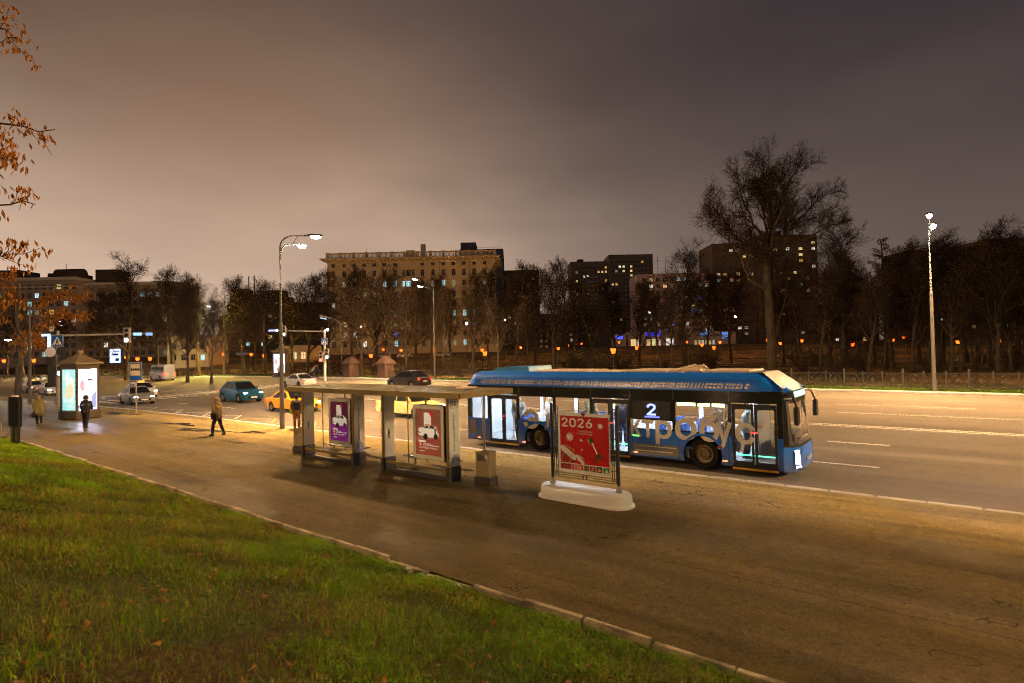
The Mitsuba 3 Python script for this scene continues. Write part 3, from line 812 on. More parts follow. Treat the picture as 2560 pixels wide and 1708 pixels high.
put('rooftop_box', M().box(-189, -178, 228, 238, 37.6, 40.2).tube([[-189, 233, 40.2], [-178, 233, 40.2]], 2.4, 12).box(-171, -162.5, 230, 238, 35.7, 41.6).box(-214, -200.5, 228, 238, 37.7, 41.8), 'm_darkwall', t, tw=BROT)
put('antenna', M().tube([[-183, 230, 40], [-183, 230, 44.4]], .1, 5).tube([[-207, 230, 40], [-207, 230, 44]], .1, 5), 'm_iron', t, tw=BROT)

t = thing('apartment_building', 'dark distant roofline with two thin antenna masts behind the left trees', 'building')
block(t, -152, -124, 302, 320, 0, 37.5, grid(-150, 8, 3.2, 1.8), zrows(8, 9, 3.0, 1.6), 'm_darkwall', rlit(8, 9, 0.10, 20, ['white', 'cyan', 'dim', 'warm']))
put('rooftop_box', M().box(-135, -124.5, 304, 312, 37.6, 40.5).box(-150.5, -144, 304, 312, 37.6, 41.5), 'm_darkwall', t, tw=BROT)
put('antenna', M().tube([[-143, 305, 37], [-143, 305, 48.5]], .28, 6).tube([[-140, 305, 37], [-140, 305, 49]], .28, 6), 'm_iron', t, tw=BROT)

t = thing('apartment_building', 'cream low house lit orange between the trunks at the left', 'building')
block(t, -87.5, -77.0, 142, 152, 0, 9.8, grid(-86.4, 4, 2.4, 1.2), zrows(3.6, 2, 2.8, 1.5), 'm_cream', {(3, 0): 'cyan'})
t = thing('apartment_building', 'low yellow lit building seen between trunks left of the pole signals', 'building')
block(t, -62.5, -54.5, 150, 160, 0, 7.0, grid(-61.5, 3, 2.4, 1.4), zrows(3.2, 1, 2.8, 2.0), 'm_cream', {(0, 0): 'yel', (1, 0): 'yel', (2, 0): 'warm'})

for u0, u1, d_, z_, sd, lab in ((10, 44, 300, 24, 31, 'low dark block in the gap left of the distant brown panel block'), (150, 172, 262, 24, 32, 'low dark block in the gap right of the brown tower block'), (-122, -70, 240, 27, 33, 'low dark block behind the thicket left of the long ochre building'), (88, 99, 262, 26, 34, 'narrow dark block between the pink grey block and the brown tower'), (-137, -120, 262, 24, 35, 'low dark block right of the grey office building')):
    t = thing('apartment_building', lab, 'building'); n_ = int((u1 - u0 - 2) / 3.2)
    block(t, u0, u1, d_, d_ + 14, 0, z_, grid(u0 + 1.5, n_, 3.2, 1.7), zrows(6, int((z_ - 7) / 3.0), 3.0, 1.6), 'm_darkwall', rlit(n_, 9, 0.10, sd, WARM + COOL))

# ---------------------------------------------------------------- trees


def unit(v):
    return v / (np.linalg.norm(v) + 1e-12)


def tree_mesh(seed, H, levels, nsides, counts_, r_base, up_bias, spread, clear, kind='round', twig_r=0.012, forks=None, width=0.5):
    g = np.random.default_rng(seed); trunk, crown = M(), M()

    def grow(p, d, L, r, lv):
        k = (9, 7, 5, 4, 2, 2)[lv]; pts = [p]; dirs = [d]
        for i in range(k - 1):
            bend = g.normal(0, (0.05, 0.13, 0.17, 0.22, 0.25, 0.3)[lv], 3)
            ub = (0.0, up_bias, up_bias * 0.9, up_bias * 0.6, 0.05, 0.0)[lv]
            d = unit(d + bend + np.array([0, 0, ub]))
            pts.append(pts[-1] + d * L / (k - 1)); dirs.append(d)
        pts = np.array(pts); rad = r * np.linspace(1, 0.35 if lv else 0.22, k) ** (1.0 if lv else 0.85)
        if lv == 0: rad[0] *= 1.35
        (trunk if lv <= 1 else crown).tube(pts, np.maximum(rad, twig_r), nsides[lv], caps=False)
        if lv + 1 >= levels: return
        n = counts_[lv]; n = max(2, int(n * g.uniform(0.75, 1.25)))
        for q in range(n):
            t = (clear if lv == 0 else 0.18) + (1 - (clear if lv == 0 else 0.18)) * ((q + g.uniform(0.1, 0.9)) / n) ** (0.9 if lv == 0 else 1.0)
            f = t * (k - 1); i = min(int(f), k - 2); pos = pts[i] + (pts[i + 1] - pts[i]) * (f - i); dd_ = dirs[min(i + 1, k - 1)]
            ax = unit(np.cross(dd_, g.normal(0, 1, 3)))
            if kind == 'larch' and lv == 0:
                an = math.radians(g.uniform(70, 100)); ln = H * 0.27 * (1.08 - t) * g.uniform(0.7, 1.15) + 0.4
            elif kind == 'larch':
                an = math.radians(g.uniform(35, 65)); ln = L * 0.42 * (1.1 - 0.6 * t) * g.uniform(0.6, 1.2)
            else:
                an = math.radians(g.uniform(*spread) * (1.15 - 0.45 * t if lv == 0 else 1.0))
                ln = (width * H * (1.08 - 0.72 * t) if lv == 0 else L * (0.72 - 0.26 * t)) * g.uniform(0.75, 1.2)
            nd = unit(dd_ * math.cos(an) + ax * math.sin(an))
            rr = max(np.interp(t, np.linspace(0, 1, k), rad) * (0.60 if lv == 0 else 0.62), twig_r)
            if kind == 'larch' and lv == 0: rr = 0.035 + 0.03 * (1 - t)
            grow(pos, nd, ln, rr, lv + 1)

    if forks is None:
        grow(np.array([0, 0, -0.3]), np.array([0, 0, 1.0]), H, r_base, 0)
    else:
        for p, d, L, r in forks(grow, g): pass
    return trunk, crown


NS = (9, 6, 4, 3, 3, 3)
PROTO = []
for i, (H, lv, cn, rb, ub, sp, cl, kd, wd) in enumerate([
    (17.0, 5, (19, 9, 6, 4), 0.30, 0.14, (30, 64), 0.26, 'round', 0.40), (16.0, 5, (17, 9, 6, 4), 0.27, 0.17, (28, 56), 0.32, 'round', 0.38), (18.0, 5, (18, 9, 6, 4), 0.33, 0.10, (34, 70), 0.24, 'round', 0.44),
    (15.0, 5, (18, 9, 6, 4), 0.24, 0.20, (24, 52), 0.22, 'round', 0.40), (17.5, 5, (18, 9, 6, 4), 0.30, 0.12, (30, 66), 0.36, 'round', 0.40), (21.0, 4, (85, 13, 9), 0.28, 0.02, (70, 95), 0.14, 'larch', 0.3), (20.0, 4, (80, 13, 9), 0.26, 0.02, (70, 95), 0.20, 'larch', 0.3)]):
    tr, crn = tree_mesh(100 + i, H, lv, NS, cn, rb, ub, sp, cl, kd, twig_r=0.014, width=wd)
    PROTO.append((H, mikit.ply(tr.get(), 'm_bark', smooth=True), mikit.ply(crn.get(), 'm_twig')))
# (u, d, height, kind, text, group)
G1 = ('bare dark tree in the park row in front of the left office building', 'trees at the left of the park')
G2 = ('bare dark tree in the park thicket left of the tall near lamp post', 'trees left of the near lamp post')
G3 = ('bare dark tree in front of the left half of the long ochre building', 'trees before the left half of the ochre building')
G6 = ('bare dark tree in front of the right half of the long ochre building', 'trees before the right half of the ochre building')
G7 = ('bare dark tree at the far right edge of the park behind the iron fence', 'trees at the far right edge')
G8 = ('bare dark tree just left of the big tree, before the pink and brown blocks', 'trees just left of the big tree')
G4 = ('bare dark tree in the park between the ochre building and the big tree', 'trees in the middle of the park')
G5 = ('bare dark tree in the dense park row to the right of the big tree', 'trees at the right of the park')
TREES = [
    (320, 672, 95, 2, ('large bare spreading tree in front of the right end of the office building', None)), (245, 745, 100, 1, G1), (395, 740, 88, 0, G1), (140, 790, 105, 4, G1), 
    (432, 690, 92, 1, ('round topped bare tree right of the office building', None)), (500, 702, 98, 0, G2), (470, 730, 80, 3, G2), (560, 718, 100, 2, G2), (612, 712, 104, 1, G2), (665, 720, 92, 4, G2), (530, 765, 75, 1, G2), (640, 740, 110, 0, G2),
    (735, 712, 104, 0, G3), (770, 700, 95, 3, G3), (825, 700, 90, 1, G3), (880, 690, 96, 4, ('slim bare tree before the second window column group of the ochre building', None)), (940, 688, 100, 2, G3), (985, 712, 80, 1, G3), (1040, 715, 104, 0, G6), (1078, 725, 95, 4, G6), (1135, 705, 92, 1, G6), (1185, 698, 86, 3, G6), (1225, 690, 100, 0, G6),
    (1290, 680, 95, 1, G4), (1340, 690, 104, 4, G4), (1385, 672, 84, 3, ('round bare tree rising just left of the distant brown panel block', None)), (1440, 712, 92, 0, G4), (1490, 700, 82, 2, G4), (1545, 715, 96, 1, G4), (1715, 622, 88, 2, ('tall bare tree with forked trunk left of the big tree', None)), (1770, 700, 100, 1, G8), (1830, 690, 104, 0, G8), (1320, 755, 75, 3, G4), (1420, 770, 78, 0, G4), (1250, 760, 70, 1, G4), (1680, 740, 72, 0, G8),
    (2075, 600, 84, 2, ('wide dark bare tree close on the right of the big tree', None)), (2010, 680, 78, 1, G5), (2150, 660, 80, 5, ('slender bare larch with level branches, left one of the pair', None)), (2235, 592, 76, 6, ('tall bare larch with level branches, right one of the pair', None)), (2120, 690, 92, 0, G5), (2190, 700, 96, 3, G5), (2300, 622, 88, 1, G5), (2360, 612, 80, 4, G5), (2420, 600, 92, 2, G7), (2480, 588, 72, 0, G7), (2545, 582, 80, 2, G7), (2330, 690, 66, 3, G5), (2530, 680, 62, 3, G7), (2600, 600, 76, 1, G7), (2400, 740, 60, 3, G7), (1960, 720, 92, 4, G5),
    (2110, 640, 66, 3, G5), (2170, 690, 60, 1, G5), (2215, 660, 70, 2, G5), (2280, 650, 62, 3, G5), (2345, 640, 72, 2, G5), (2375, 670, 58, 1, G5), (2440, 640, 64, 4, G7), (2500, 640, 58, 3, G7), (2570, 650, 66, 0, G7), (2620, 640, 60, 2, G7), (2050, 690, 64, 4, G5), (1600, 720, 86, 3, G8), (1655, 715, 80, 1, G8), (905, 730, 78, 0, G3), (1015, 735, 80, 3, G3), (1110, 740, 82, 1, G6),
    (20, 790, 120, 0, G1), (60, 760, 118, 2, G1), (350, 780, 118, 4, G1)]
g = np.random.default_rng(77)
for (px, py, d, kd, (lab, grp)) in TREES:
    # height from where the crown ends against the sky at that distance
    xx, yy = px - 1280, py - 854
    u = (xx + ROLL * yy) / 1400 * d; yh = 882 - 0.021 * xx
    zb = float(park_z(d)) + 0.15; top = 3.8 + (yh - py) / 1400 * d * 1.0
    H, tr, crn = PROTO[kd]; s = max(0.45, (top - zb) / (H * (1.0 if kd > 4 else 1.04)))
    p = UD(u, d)
    key = thing('bare_tree', lab, 'tree', grp)
    tw = T().translate([float(p[0]), float(p[1]), zb]).rotate([0, 0, 1], float(g.uniform(0, 360))).rotate([1, 0, 0], float(g.uniform(-3, 3))).scale([s * float(g.uniform(.95, 1.2)), s * float(g.uniform(.95, 1.2)), s])
    scene[f'{key}__trunk'] = {**tr, 'to_world': tw}; scene[f'{key}__crown'] = {**crn, 'to_world': tw}


def big_forks(grow, g):
    """Big tree: one stout trunk, main fork half way, wide limbs."""
    def limb(path, r0_, r1_, n, clear=0.25):
        path = np.array(path, float); k = 9
        tt = np.linspace(0, len(path) - 1, k); pts = np.stack([np.interp(tt, np.arange(len(path)), path[:, c]) for c in range(3)], 1)
        pts[1:-1] += g.normal(0, 0.10, (k - 2, 3)); rad = np.linspace(r0_, r1_, k)
        BT.tube(pts, rad, 9, caps=False)
        L = np.linalg.norm(np.diff(pts, axis=0), axis=1).sum()
        for q in range(n):
            t = clear + (1 - clear) * (q + g.uniform(0, 1)) / n; f = t * (k - 1); i = min(int(f), k - 2)
            pos = pts[i] + (pts[i + 1] - pts[i]) * (f - i); d = unit(pts[i + 1] - pts[i]); ax = unit(np.cross(d, g.normal(0, 1, 3)))
            an = math.radians(g.uniform(28, 58)); nd = unit(d * math.cos(an) + ax * math.sin(an) + [0, 0, .15])
            grow(pos, nd, g.uniform(2.6, 4.6) * (1.15 - 0.5 * t), max(0.035, (r0_ + (r1_ - r0_) * t) * 0.55), 2)
    return limb


BT, BC = M(), M()


def grow_big(p, d, L, r, lv):
    g = GB; k = (0, 0, 6, 4, 3, 2)[lv]; pts = [p]; dirs = [d]
    for i in range(k - 1):
        d = unit(d + g.normal(0, (0, 0, .14, .2, .25, .3)[lv], 3) + np.array([0, 0, (0, 0, .10, .06, .03, 0)[lv]]))
        pts.append(pts[-1] + d * L / (k - 1)); dirs.append(d)
    rad = r * np.linspace(1, .35, k); BC.tube(np.array(pts), np.maximum(rad, 0.013), (0, 0, 5, 4, 3, 3)[lv], caps=False)
    if lv == 5: return
    for q in range((0, 0, 9, 5, 3)[lv]):
        t = 0.12 + 0.85 * (q + g.uniform(0, 1)) / (0, 0, 9, 5, 3)[lv]; f = t * (k - 1); i = min(int(f), k - 2)
        pos = pts[i] + (pts[i + 1] - pts[i]) * (f - i); ax = unit(np.cross(dirs[i + 1], g.normal(0, 1, 3))); an = math.radians(g.uniform(25, 55))
        grow_big(pos, unit(dirs[i + 1] * math.cos(an) + ax * math.sin(an)), L * (.74 - .26 * t) * g.uniform(.75, 1.2), max(r * .55, .013), lv + 1)


GB = np.random.default_rng(5)
limb = big_forks(grow_big, GB)
# local frame: x = picture right, y = away, z = up (metres from the foot of the trunk)
limb([(0, 0, -.4), (0.0, 0, 4), (-.3, 0, 9), (-.1, .1, 14), (.3, 0, 17.2)], 0.72, 0.42, 5, .55)
limb([(.3, 0, 17.0), (.8, .2, 20), (.2, .3, 23.4), (-.6, 0, 26.8)], 0.36, 0.05, 12)
limb([(.3, 0, 17.0), (1.6, -.5, 20.5), (3.2, -.8, 24), (4.8, -.6, 25.9)], 0.24, 0.04, 9)
limb([(.0, 0, 15.6), (-1.6, .6, 18.4), (-3.2, 1.0, 21.8), (-4.2, 1.2, 25.4)], 0.26, 0.04, 10)
limb([(-.1, 0, 13.4), (-3.0, .5, 15.4), (-5.6, .8, 18.4), (-8.6, .6, 21.8)], 0.27, 0.04, 12)
limb([(-.2, 0, 10.2), (-3.4, -.8, 11.6), (-5.0, -1.2, 15.0), (-7.8, -1.4, 17.6), (-9.4, -1.4, 19.4)], 0.26, 0.03, 12)
limb([(.2, .1, 15.2), (2.6, .6, 17.0), (5.2, 1.0, 19.4), (9.2, 1.2, 22.6)], 0.25, 0.04, 12)
limb([(.1, 0, 13.0), (3.6, -1.0, 15.4), (6.8, -1.8, 17.4), (9.4, -2.0, 18.6)], 0.22, 0.03, 11)
limb([(.2, .2, 14.6), (.6, 2.2, 18), (1.5, 4.4, 21), (1.2, 5.6, 24)], 0.24, 0.04, 10)
limb([(.0, -.2, 14.2), (-.4, -2.4, 17.4), (.4, -4.4, 20.4), (-.6, -5.2, 23)], 0.24, 0.04, 10)
limb([(.35, 0, 3.4), (1.4, .2, 6.2), (2.8, .4, 9.4), (3.2, .5, 13.6)], 0.20, 0.03, 8, .45)
t = thing('big_tree', 'big bare tree with wide spreading crown standing behind the fence right of the bus roof', 'tree')
p = UD(30.55, 66); tw = T().translate([float(p[0]), float(p[1]), 1.0]).rotate([0, 0, 1], math.degrees(YAW)).scale([.78, .78, .93])
put('trunk', BT, 'm_bark', t, smooth=True, tw=tw); put('crown', BC, 'm_twig', t, tw=tw)

# bare shrubs behind the fence
SH = []
for i in range(3):
    tr, crn = M(), M(); g = np.random.default_rng(300 + i)
    for q in range(46):
        a_, rr = g.uniform(0, 2 * np.pi), g.uniform(0, 0.55); p0 = np.array([rr * math.cos(a_), rr * math.sin(a_), -.1]); d = unit(np.array([math.cos(a_) * g.uniform(.1, .9), math.sin(a_) * g.uniform(.1, .9), 1]))
        L = g.uniform(1.2, 2.3); p1 = p0 + d * L * .55; p2 = p1 + unit(d + g.normal(0, .25, 3)) * L * .45
        crn.tube([p0, p1, p2], [.016, .012, .008], 3, caps=False)
        for w_ in range(7):
            b0 = p0 + (p1 - p0) * g.uniform(.3, 1) if w_ % 2 else p1 + (p2 - p1) * g.uniform(0, 1); crn.tube([b0, b0 + unit(d + g.normal(0, .6, 3)) * g.uniform(.3, .8)], [.009, .007], 3, caps=False)
    SH.append(mikit.ply(crn.get(), 'm_twig'))
g = np.random.default_rng(55)
for k in range(60):
    u, d = g.uniform(-60, 85), g.uniform(58, 96)
    p = UD(u, d)
    if p[1] < 49: continue
    s = g.uniform(.8, 1.6)
    key = numbered('bare_shrub'); scene[key] = {**SH[k % 3], 'to_world': at(p[0], p[1], park_z(d) + .1, g.uniform(0, 360), s)}
    tag(key, 'leafless brown shrub growing low among the park trees behind the fence', 'shrub', 'bare shrubs in the park')


# trees that still carry orange leaves
def leaf_cluster(m, g, p, n, size, hang):
    for q in range(n):
        c = p + g.normal(0, 1, 3) * [size, size, size * .8]; a_ = g.uniform(0, 2 * np.pi)
        w_ = np.array([math.cos(a_), math.sin(a_), g.normal(0, .3)]) * hang * .20
        dn = np.array([g.normal(0, .35), g.normal(0, .35), -1]) * hang * g.uniform(.7, 1.2)
        m.add([c, c + dn * .5 - w_, c + dn, c + dn * .5 + w_], [[0, 1, 2], [0, 2, 3]])


def leafy(root_label, u, d, z0, H, seed, rb, tips, ncl, size, hang, limbs):
    g = np.random.default_rng(seed); tr, lv = M(), M()
    tr.tube([(0, 0, -.3), (.1, .1, H * .35), (-.1, 0, H * .7), (0, .1, H)], [rb * 1.3, rb, rb * .7, rb * .25], 9)
    for (a0, pts) in limbs:
        pts = np.array([a0] + pts, float); k = len(pts) * 3; tt = np.linspace(0, len(pts) - 1, k)
        P = np.stack([np.interp(tt, np.arange(len(pts)), pts[:, c]) for c in range(3)], 1); P[1:] += g.normal(0, .05, (k - 1, 3))
        tr.tube(P, np.linspace(.055, .012, k), 5, caps=False)
        for q in range(tips):
            i = int(k * .25 + (k * .75 - 1) * (q + g.uniform(0, 1)) / tips); b0 = P[min(i, k - 1)]; d_ = unit(P[min(i + 1, k - 1)] - P[max(i - 1, 0)] + g.normal(0, .55, 3))
            L = g.uniform(.3, 1.0) * size * 5; e = b0 + d_ * L; tr.tube([b0, (b0 + e) / 2 + g.normal(0, .03, 3), e], [.012, .009, .006], 3, caps=False)
            if g.uniform() < .8: leaf_cluster(lv, g, e, ncl, size, hang)
            if g.uniform() < .5: leaf_cluster(lv, g, (b0 + e) / 2, ncl // 2, size * .8, hang)
    t = thing('leafy_tree', root_label, 'tree')
    p = UD(u, d); tw = T().translate([float(p[0]), float(p[1]), z0]).rotate([0, 0, 1], math.degrees(YAW))
    put('trunk', tr, 'm_bark', t, tw=tw)
    scene[numbered(f'{t}__leaves')] = {**mikit.ply(lv.get(), 'm_leafrust'), 'to_world': tw}; tag(f'{t}__leaves', kind='stuff')


# near tree whose branches reach in at the upper left
leafy('brown leaved branches hanging in at the upper left edge of the view', -14.6, 13.0, 1.2, 12.5, 61, .20, 13, 14, .12, .17,
      [((0, 0, 9.6), [(1.2, .1, 10.6), (2.5, .2, 10.7), (2.95, .2, 10.35)]), ((0, 0, 6.6), [(1.2, .2, 8.1), (2.4, .2, 8.3), (3.75, .3, 8.2)]), ((0, 0, 6.2), [(1.3, -.1, 7.3), (2.4, -.1, 7.5), (3.1, 0, 7.3)]), ((0, 0, 4.4), [(1.3, .1, 5.6), (2.4, 0, 6.3), (3.45, .1, 6.35)]),
       ((0, 0, 3.8), [(1.4, 0, 4.7), (2.5, .1, 5.2), (3.0, 0, 5.1)]), ((0, 0, 3.2), [(1.4, .2, 3.9), (2.5, 0, 4.3), (2.85, 0, 4.0)])])
leafy('tree with hanging orange leaves beside the street lamps at the left', -56.5, 64.0, 0.2, 13.0, 62, .28, 30, 16, .30, .36,
      [((0, 0, 8), [(-3, 1, 11), (-6, 0, 12), (-8, 0, 11)]), ((0, 0, 7), [(2.5, 0, 10.5), (5, 0, 11.6), (7.2, 0, 11.0)]), ((0, 0, 6), [(-3, -1, 8.5), (-6, -1, 9), (-8, -1, 8)]), ((0, 0, 5.5), [(2, 1, 8), (4, 1, 9.2), (6.2, 1, 9)]), ((0, 0, 9), [(-1, 1, 11), (-2, 1, 13), (-2, 1, 14)]), ((0, 0, 4), [(-2, -1, 6), (-4.4, -1, 6.5), (-7, -1, 5)]), ((0, 0, 4), [(1, -1, 6), (2.2, -1, 6.8), (3.4, -1, 6)]), ((0, 0, 7), [(0, -2, 9), (-1, -3, 10), (-3, -3, 9.6)])])

# ---------------------------------------------------------------- fence
fk = thing('iron_fence', 'low cast iron fence with ornamental panels running along the park verge', 'fence')


def fence_panel(L, fancy):
    m = M()
    m.box(0.03, L - .03, -.018, .018, .98, 1.02); m.box(0.03, L - .03, -.018, .018, .10, .14)
    if not fancy:
        for k in range(9): x = (k + .5) * L / 9; m.box(x - .012, x + .012, -.012, .012, .14, .98)
        return m
    c, h = L / 2, .56
    th = np.linspace(0, 2 * np.pi, 17)
    m.tube(np.stack([c + .30 * np.cos(th), 0 * th, h + .34 * np.sin(th)], 1), .017, 4, caps=False)
    for sx in (-1, 1):
        for sz in (-1, 1):
            m.tube([[c + sx * .21, 0, h + sz * .24], [c + sx * .36, 0, h + sz * .36], [c + sx * (L / 2 - .03), 0, h + sz * .42]], .016, 4, caps=False)
            m.tube([[c + sx * .30, 0, h], [c + sx * .42, 0, h + sz * .16], [c + sx * (L / 2 - .03), 0, h + sz * .10]], .015, 4, caps=False)
            m.tube([[c + sx * .04, 0, h + sz * .36], [c + sx * .20, 0, h + sz * .40], [c + sx * .34, 0, h + sz * .43]], .013, 4, caps=False)
    return m


def rosette():
    m = M(); th = np.linspace(0, 2 * np.pi, 25)[:-1]; rr = .10 + .05 * np.cos(4 * th)
    m.poly(Polygon(np.stack([rr * np.cos(th), 1.25 * rr * np.sin(th)], 1)), .04, (0, -.02, 0), (1, 0, 0), (0, 0, 1))
    return m


FP = [mikit.ply(fence_panel(1.12, True).get(), 'm_iron'), mikit.ply(fence_panel(2.2, False).get(), 'm_iron')]
RO = mikit.ply(rosette().get(), 'm_ironpale')
thin = mikit.ply(M().box(-.03, .03, -.03, .03, -.1, 1.10).lathe((0, 0, 0), [(0, 1.2), (.03, 1.10), (0, 1.10)], 6).get(), 'm_ironpale')
thick = mikit.ply(M().lathe((0, 0, 0), [(0, -.1), (.07, -.1), (.07, .2), (.055, .24), (.055, 1.06), (.075, 1.08), (.075, 1.12), (.04, 1.15), (.065, 1.2), (.05, 1.27), (0, 1.3)], 10).get(), 'm_ironpale')
FX = np.array([-200, -183, -139.5, -106, -60, -8, 3.2, 20]); FY = np.array([32, 35.6, 42.8, 45.0, 46.2, 44.8, 44.0, 42.8])
x, k = 11.0, 0
while x > -165:
    fancy = x > -56.5; L = 1.12 if fancy else 2.2
    y = np.interp(x, FX, FY); y2 = np.interp(x - L, FX, FY); rz = math.degrees(math.atan2(y2 - y, -L)); z = .93
    if not -63.6 < x < -56.6:
        tw = at(x, y, z, rz)
        scene[numbered(f'{fk}__post')] = {**(thick if k % 3 == 0 else thin), 'to_world': tw}
        key = numbered(f'{fk}__panel'); scene[key] = {**FP[0 if fancy else 1], 'to_world': tw}
        if fancy: scene[f'{key}__rosette'] = {**RO, 'to_world': tw @ T().translate([.56, 0, .56])}
    x -= L * math.cos(math.atan2(y - y2, L)); k += 1
for x, nm in ((-63.9, 'left'), (-56.6, 'right')):
    y = 46.4; t = thing('gate_pier', f'reddish stone gate pier with pointed cap, {nm} one of the park entrance', 'pier')
    put('shaft', M().rbox(-.75, .75, -.75, .75, -.3, 1.75, .04), 'm_sandstone', t, tw=at(x, y, .93))
    put('cap', M().tm(trimesh.convex.convex_hull(np.array([[sx * .9, sy * .9, z] for sx in (-1, 1) for sy in (-1, 1) for z in (1.75, 1.95)] + [[sx * .25, sy * .25, 2.75] for sx in (-1, 1) for sy in (-1, 1)]))), 'm_sandstone', t, tw=at(x, y, .93))

# ---------------------------------------------------------------- street lamps
LAMPC = np.array([1.0, 0.60, 0.27])
LP = 12.0


def lamp_head(name_arm, pole, tip, dirv, col, power, weight):
    """One luminaire: housing with a lens below; dirv is the way the arm points."""
    d = unit(np.array(dirv, float)); s = np.array([-d[1], d[0], 0]); n = np.cross(d, s)
    tip = np.array(tip, float)
    k = np.array([[-.05, 0], [.1, .14], [.55, .17], [.78, .08], [.80, 0]]); k = np.vstack([k, k[::-1] * [1, -1]])
    sh = Polygon(k)
    m = M().poly(sh, .10, tip - n * .02, d, s); m.tube([tip - d * .25, tip + d * .1], .045, 8)
    hd = put('luminaire', m, 'm_iron', pole)
    # glass bowl under the housing
    sp = trimesh.creation.icosphere(subdivisions=2); v = sp.vertices.copy(); v[:, 2] = np.minimum(v[:, 2], 0.0)
    v = (tip + d * .42 - n * .03) + v[:, :1] * .31 * d + v[:, 1:2] * .15 * s + v[:, 2:] * .15 * n
    put('lens', (v, np.array(sp.faces)), 'm_winglass', hd, emitter=glow(col * power * LP, weight))


def street_lamp(x, y, z0, h, arms, label, group=None, col=LAMPC, power=900, weight=3.0, bend=2.2, mtl='m_polegrey', rb=.10):
    t = thing('street_lamp', label, 'street lamp', group)
    hp = h - bend
    m = M().tube([(x, y, z0 - .1), (x, y, z0 + .9), (x, y, z0 + hp * .72), (x, y, z0 + hp * .721), (x, y, z0 + hp)], [rb * 1.25, rb * 1.1, rb * .85, rb * .6, rb * .5], 12)
    put('pole', m, mtl, t, smooth=30)
    ends = []
    for (dx, dy, dh, start) in arms:
        d = np.array([dx, dy, 0]); L = np.linalg.norm(d); dn = d / L; zs = z0 + hp + start; ze = z0 + h + dh
        rad = min(.75, ze - zs, L); a_ = np.linspace(0, np.pi / 2 * .93, 8)
        pts = [np.array([x, y, zs - .25])] + [np.array([x, y, ze - rad - .12]) + dn * rad * 1.1 * (1 - math.cos(q)) + np.array([0, 0, rad * math.sin(q)]) for q in a_]
        e = np.array([x, y, ze]) + d; pts.append(e)
        put('arm', M().tube(pts, np.linspace(rb * .5, rb * .32, len(pts)), 8), mtl, t, smooth=30)
        ends.append((np.array([x, y, ze - .1]) + dn * rad * 1.3, e)); dv = unit(np.array([dx, dy, 0.10 * L]))
        lamp_head('arm', t, e, dv, col, power, weight)
    if len(ends) == 2 and bend > 1.5:
        put('tie', M().tube([ends[0][0], ends[1][0]], .018, 6), mtl, t)
    return t


street_lamp(-27.2, 15.5, .14, 10.1, [(0.15, 1.55, 0.1, .6), (-.55, 1.3, -.35, 0)], 'tall near lamp post with two lit heads standing left of the bus shelter', None, power=560, weight=24, bend=2.6)
street_lamp(20.5, 15.3, .14, 10.1, [(0.15, 1.55, 0.1, .6), (-.55, 1.3, -.35, 0)], 'lamp post of the near kerb standing beyond the right edge of the view', None, power=1800, weight=16, bend=2.6)
street_lamp(-25.0, -15.0, 2.1, 9.0, [(1.3, .9, .1, .5), (.6, 1.2, -.3, 0)], 'lamp post on the path above the slope behind the viewpoint', None, power=560, weight=20, bend=2.2)
FAR = 'street lamps along the far kerb'
street_lamp(-.75, 42.75, .9, 10.3, [(0.05, -1.2, 0.15, .4), (.15, -.8, -.45, 0)], 'far kerb lamp post at the right with two lit heads above the iron fence', None, power=470, weight=20, bend=1.8)
street_lamp(-46.6, 45.3, .95, 11.2, [(-.9, -1.4, 0.25, .4), (-.6, -.9, -.55, 0)], 'far kerb lamp post with two lit heads before the long ochre building', None, power=800, weight=16, bend=1.8)
street_lamp(-96.8, 44.9, .95, 11.4, [(-1.9, -1.2, 0.45, .4), (-1.0, -.9, -.45, 0)], 'yellow far kerb lamp post between the left trees', None, col=np.array([1.0, .62, .12]), power=1300, weight=12, bend=1.8, rb=.13)
street_lamp(-150.5, 37.0, .8, 11.5, [(-2.6, -1.0, 0.45, .4), (-1.3, -.9, -.45, 0)], 'most distant far kerb lamp post rising behind the advertising kiosk roof', None, power=1300, weight=8, bend=1.8, rb=.15)
street_lamp(-65.4, 13.1, .14, 9.2, [(-1.25, -.95, -3.4, -3.9)], 'tall slim lamp post with one low white lit arm at the left', None, col=np.array([.95, .97, 1.0]), power=420, weight=6, bend=.2, rb=.13)
# street lamps beyond the park
for k, (u, d, zt, c) in enumerate(((-12.1, 150, 11.7, 0), (-1.8, 150, 12.5, 1), (37.6, 152, 13.8, 0), (94, 150, 13.5, 0), (-78, 166, 12.0, 0), (120, 150, 12, 0), (-46, 170, 12.5, 0), (64, 160, 12.5, 0))):
    p = UD(u, d); z0 = float(park_z(d)); t = thing('street_lamp', 'small distant street lamp shining between the trees on the street behind the park', 'street lamp', 'street lamps behind the park')
    put('pole', M().tube([(p[0], p[1], z0), (p[0], p[1], zt)], [.12, .07], 8), 'm_iron', t)
    put('globe', M().ball((p[0], p[1], zt + .2), .34, 1), 'm_winglass', t, emitter=glow(np.array([1, .50, .16]) * (1300 if c == 0 else 900), 1.0))
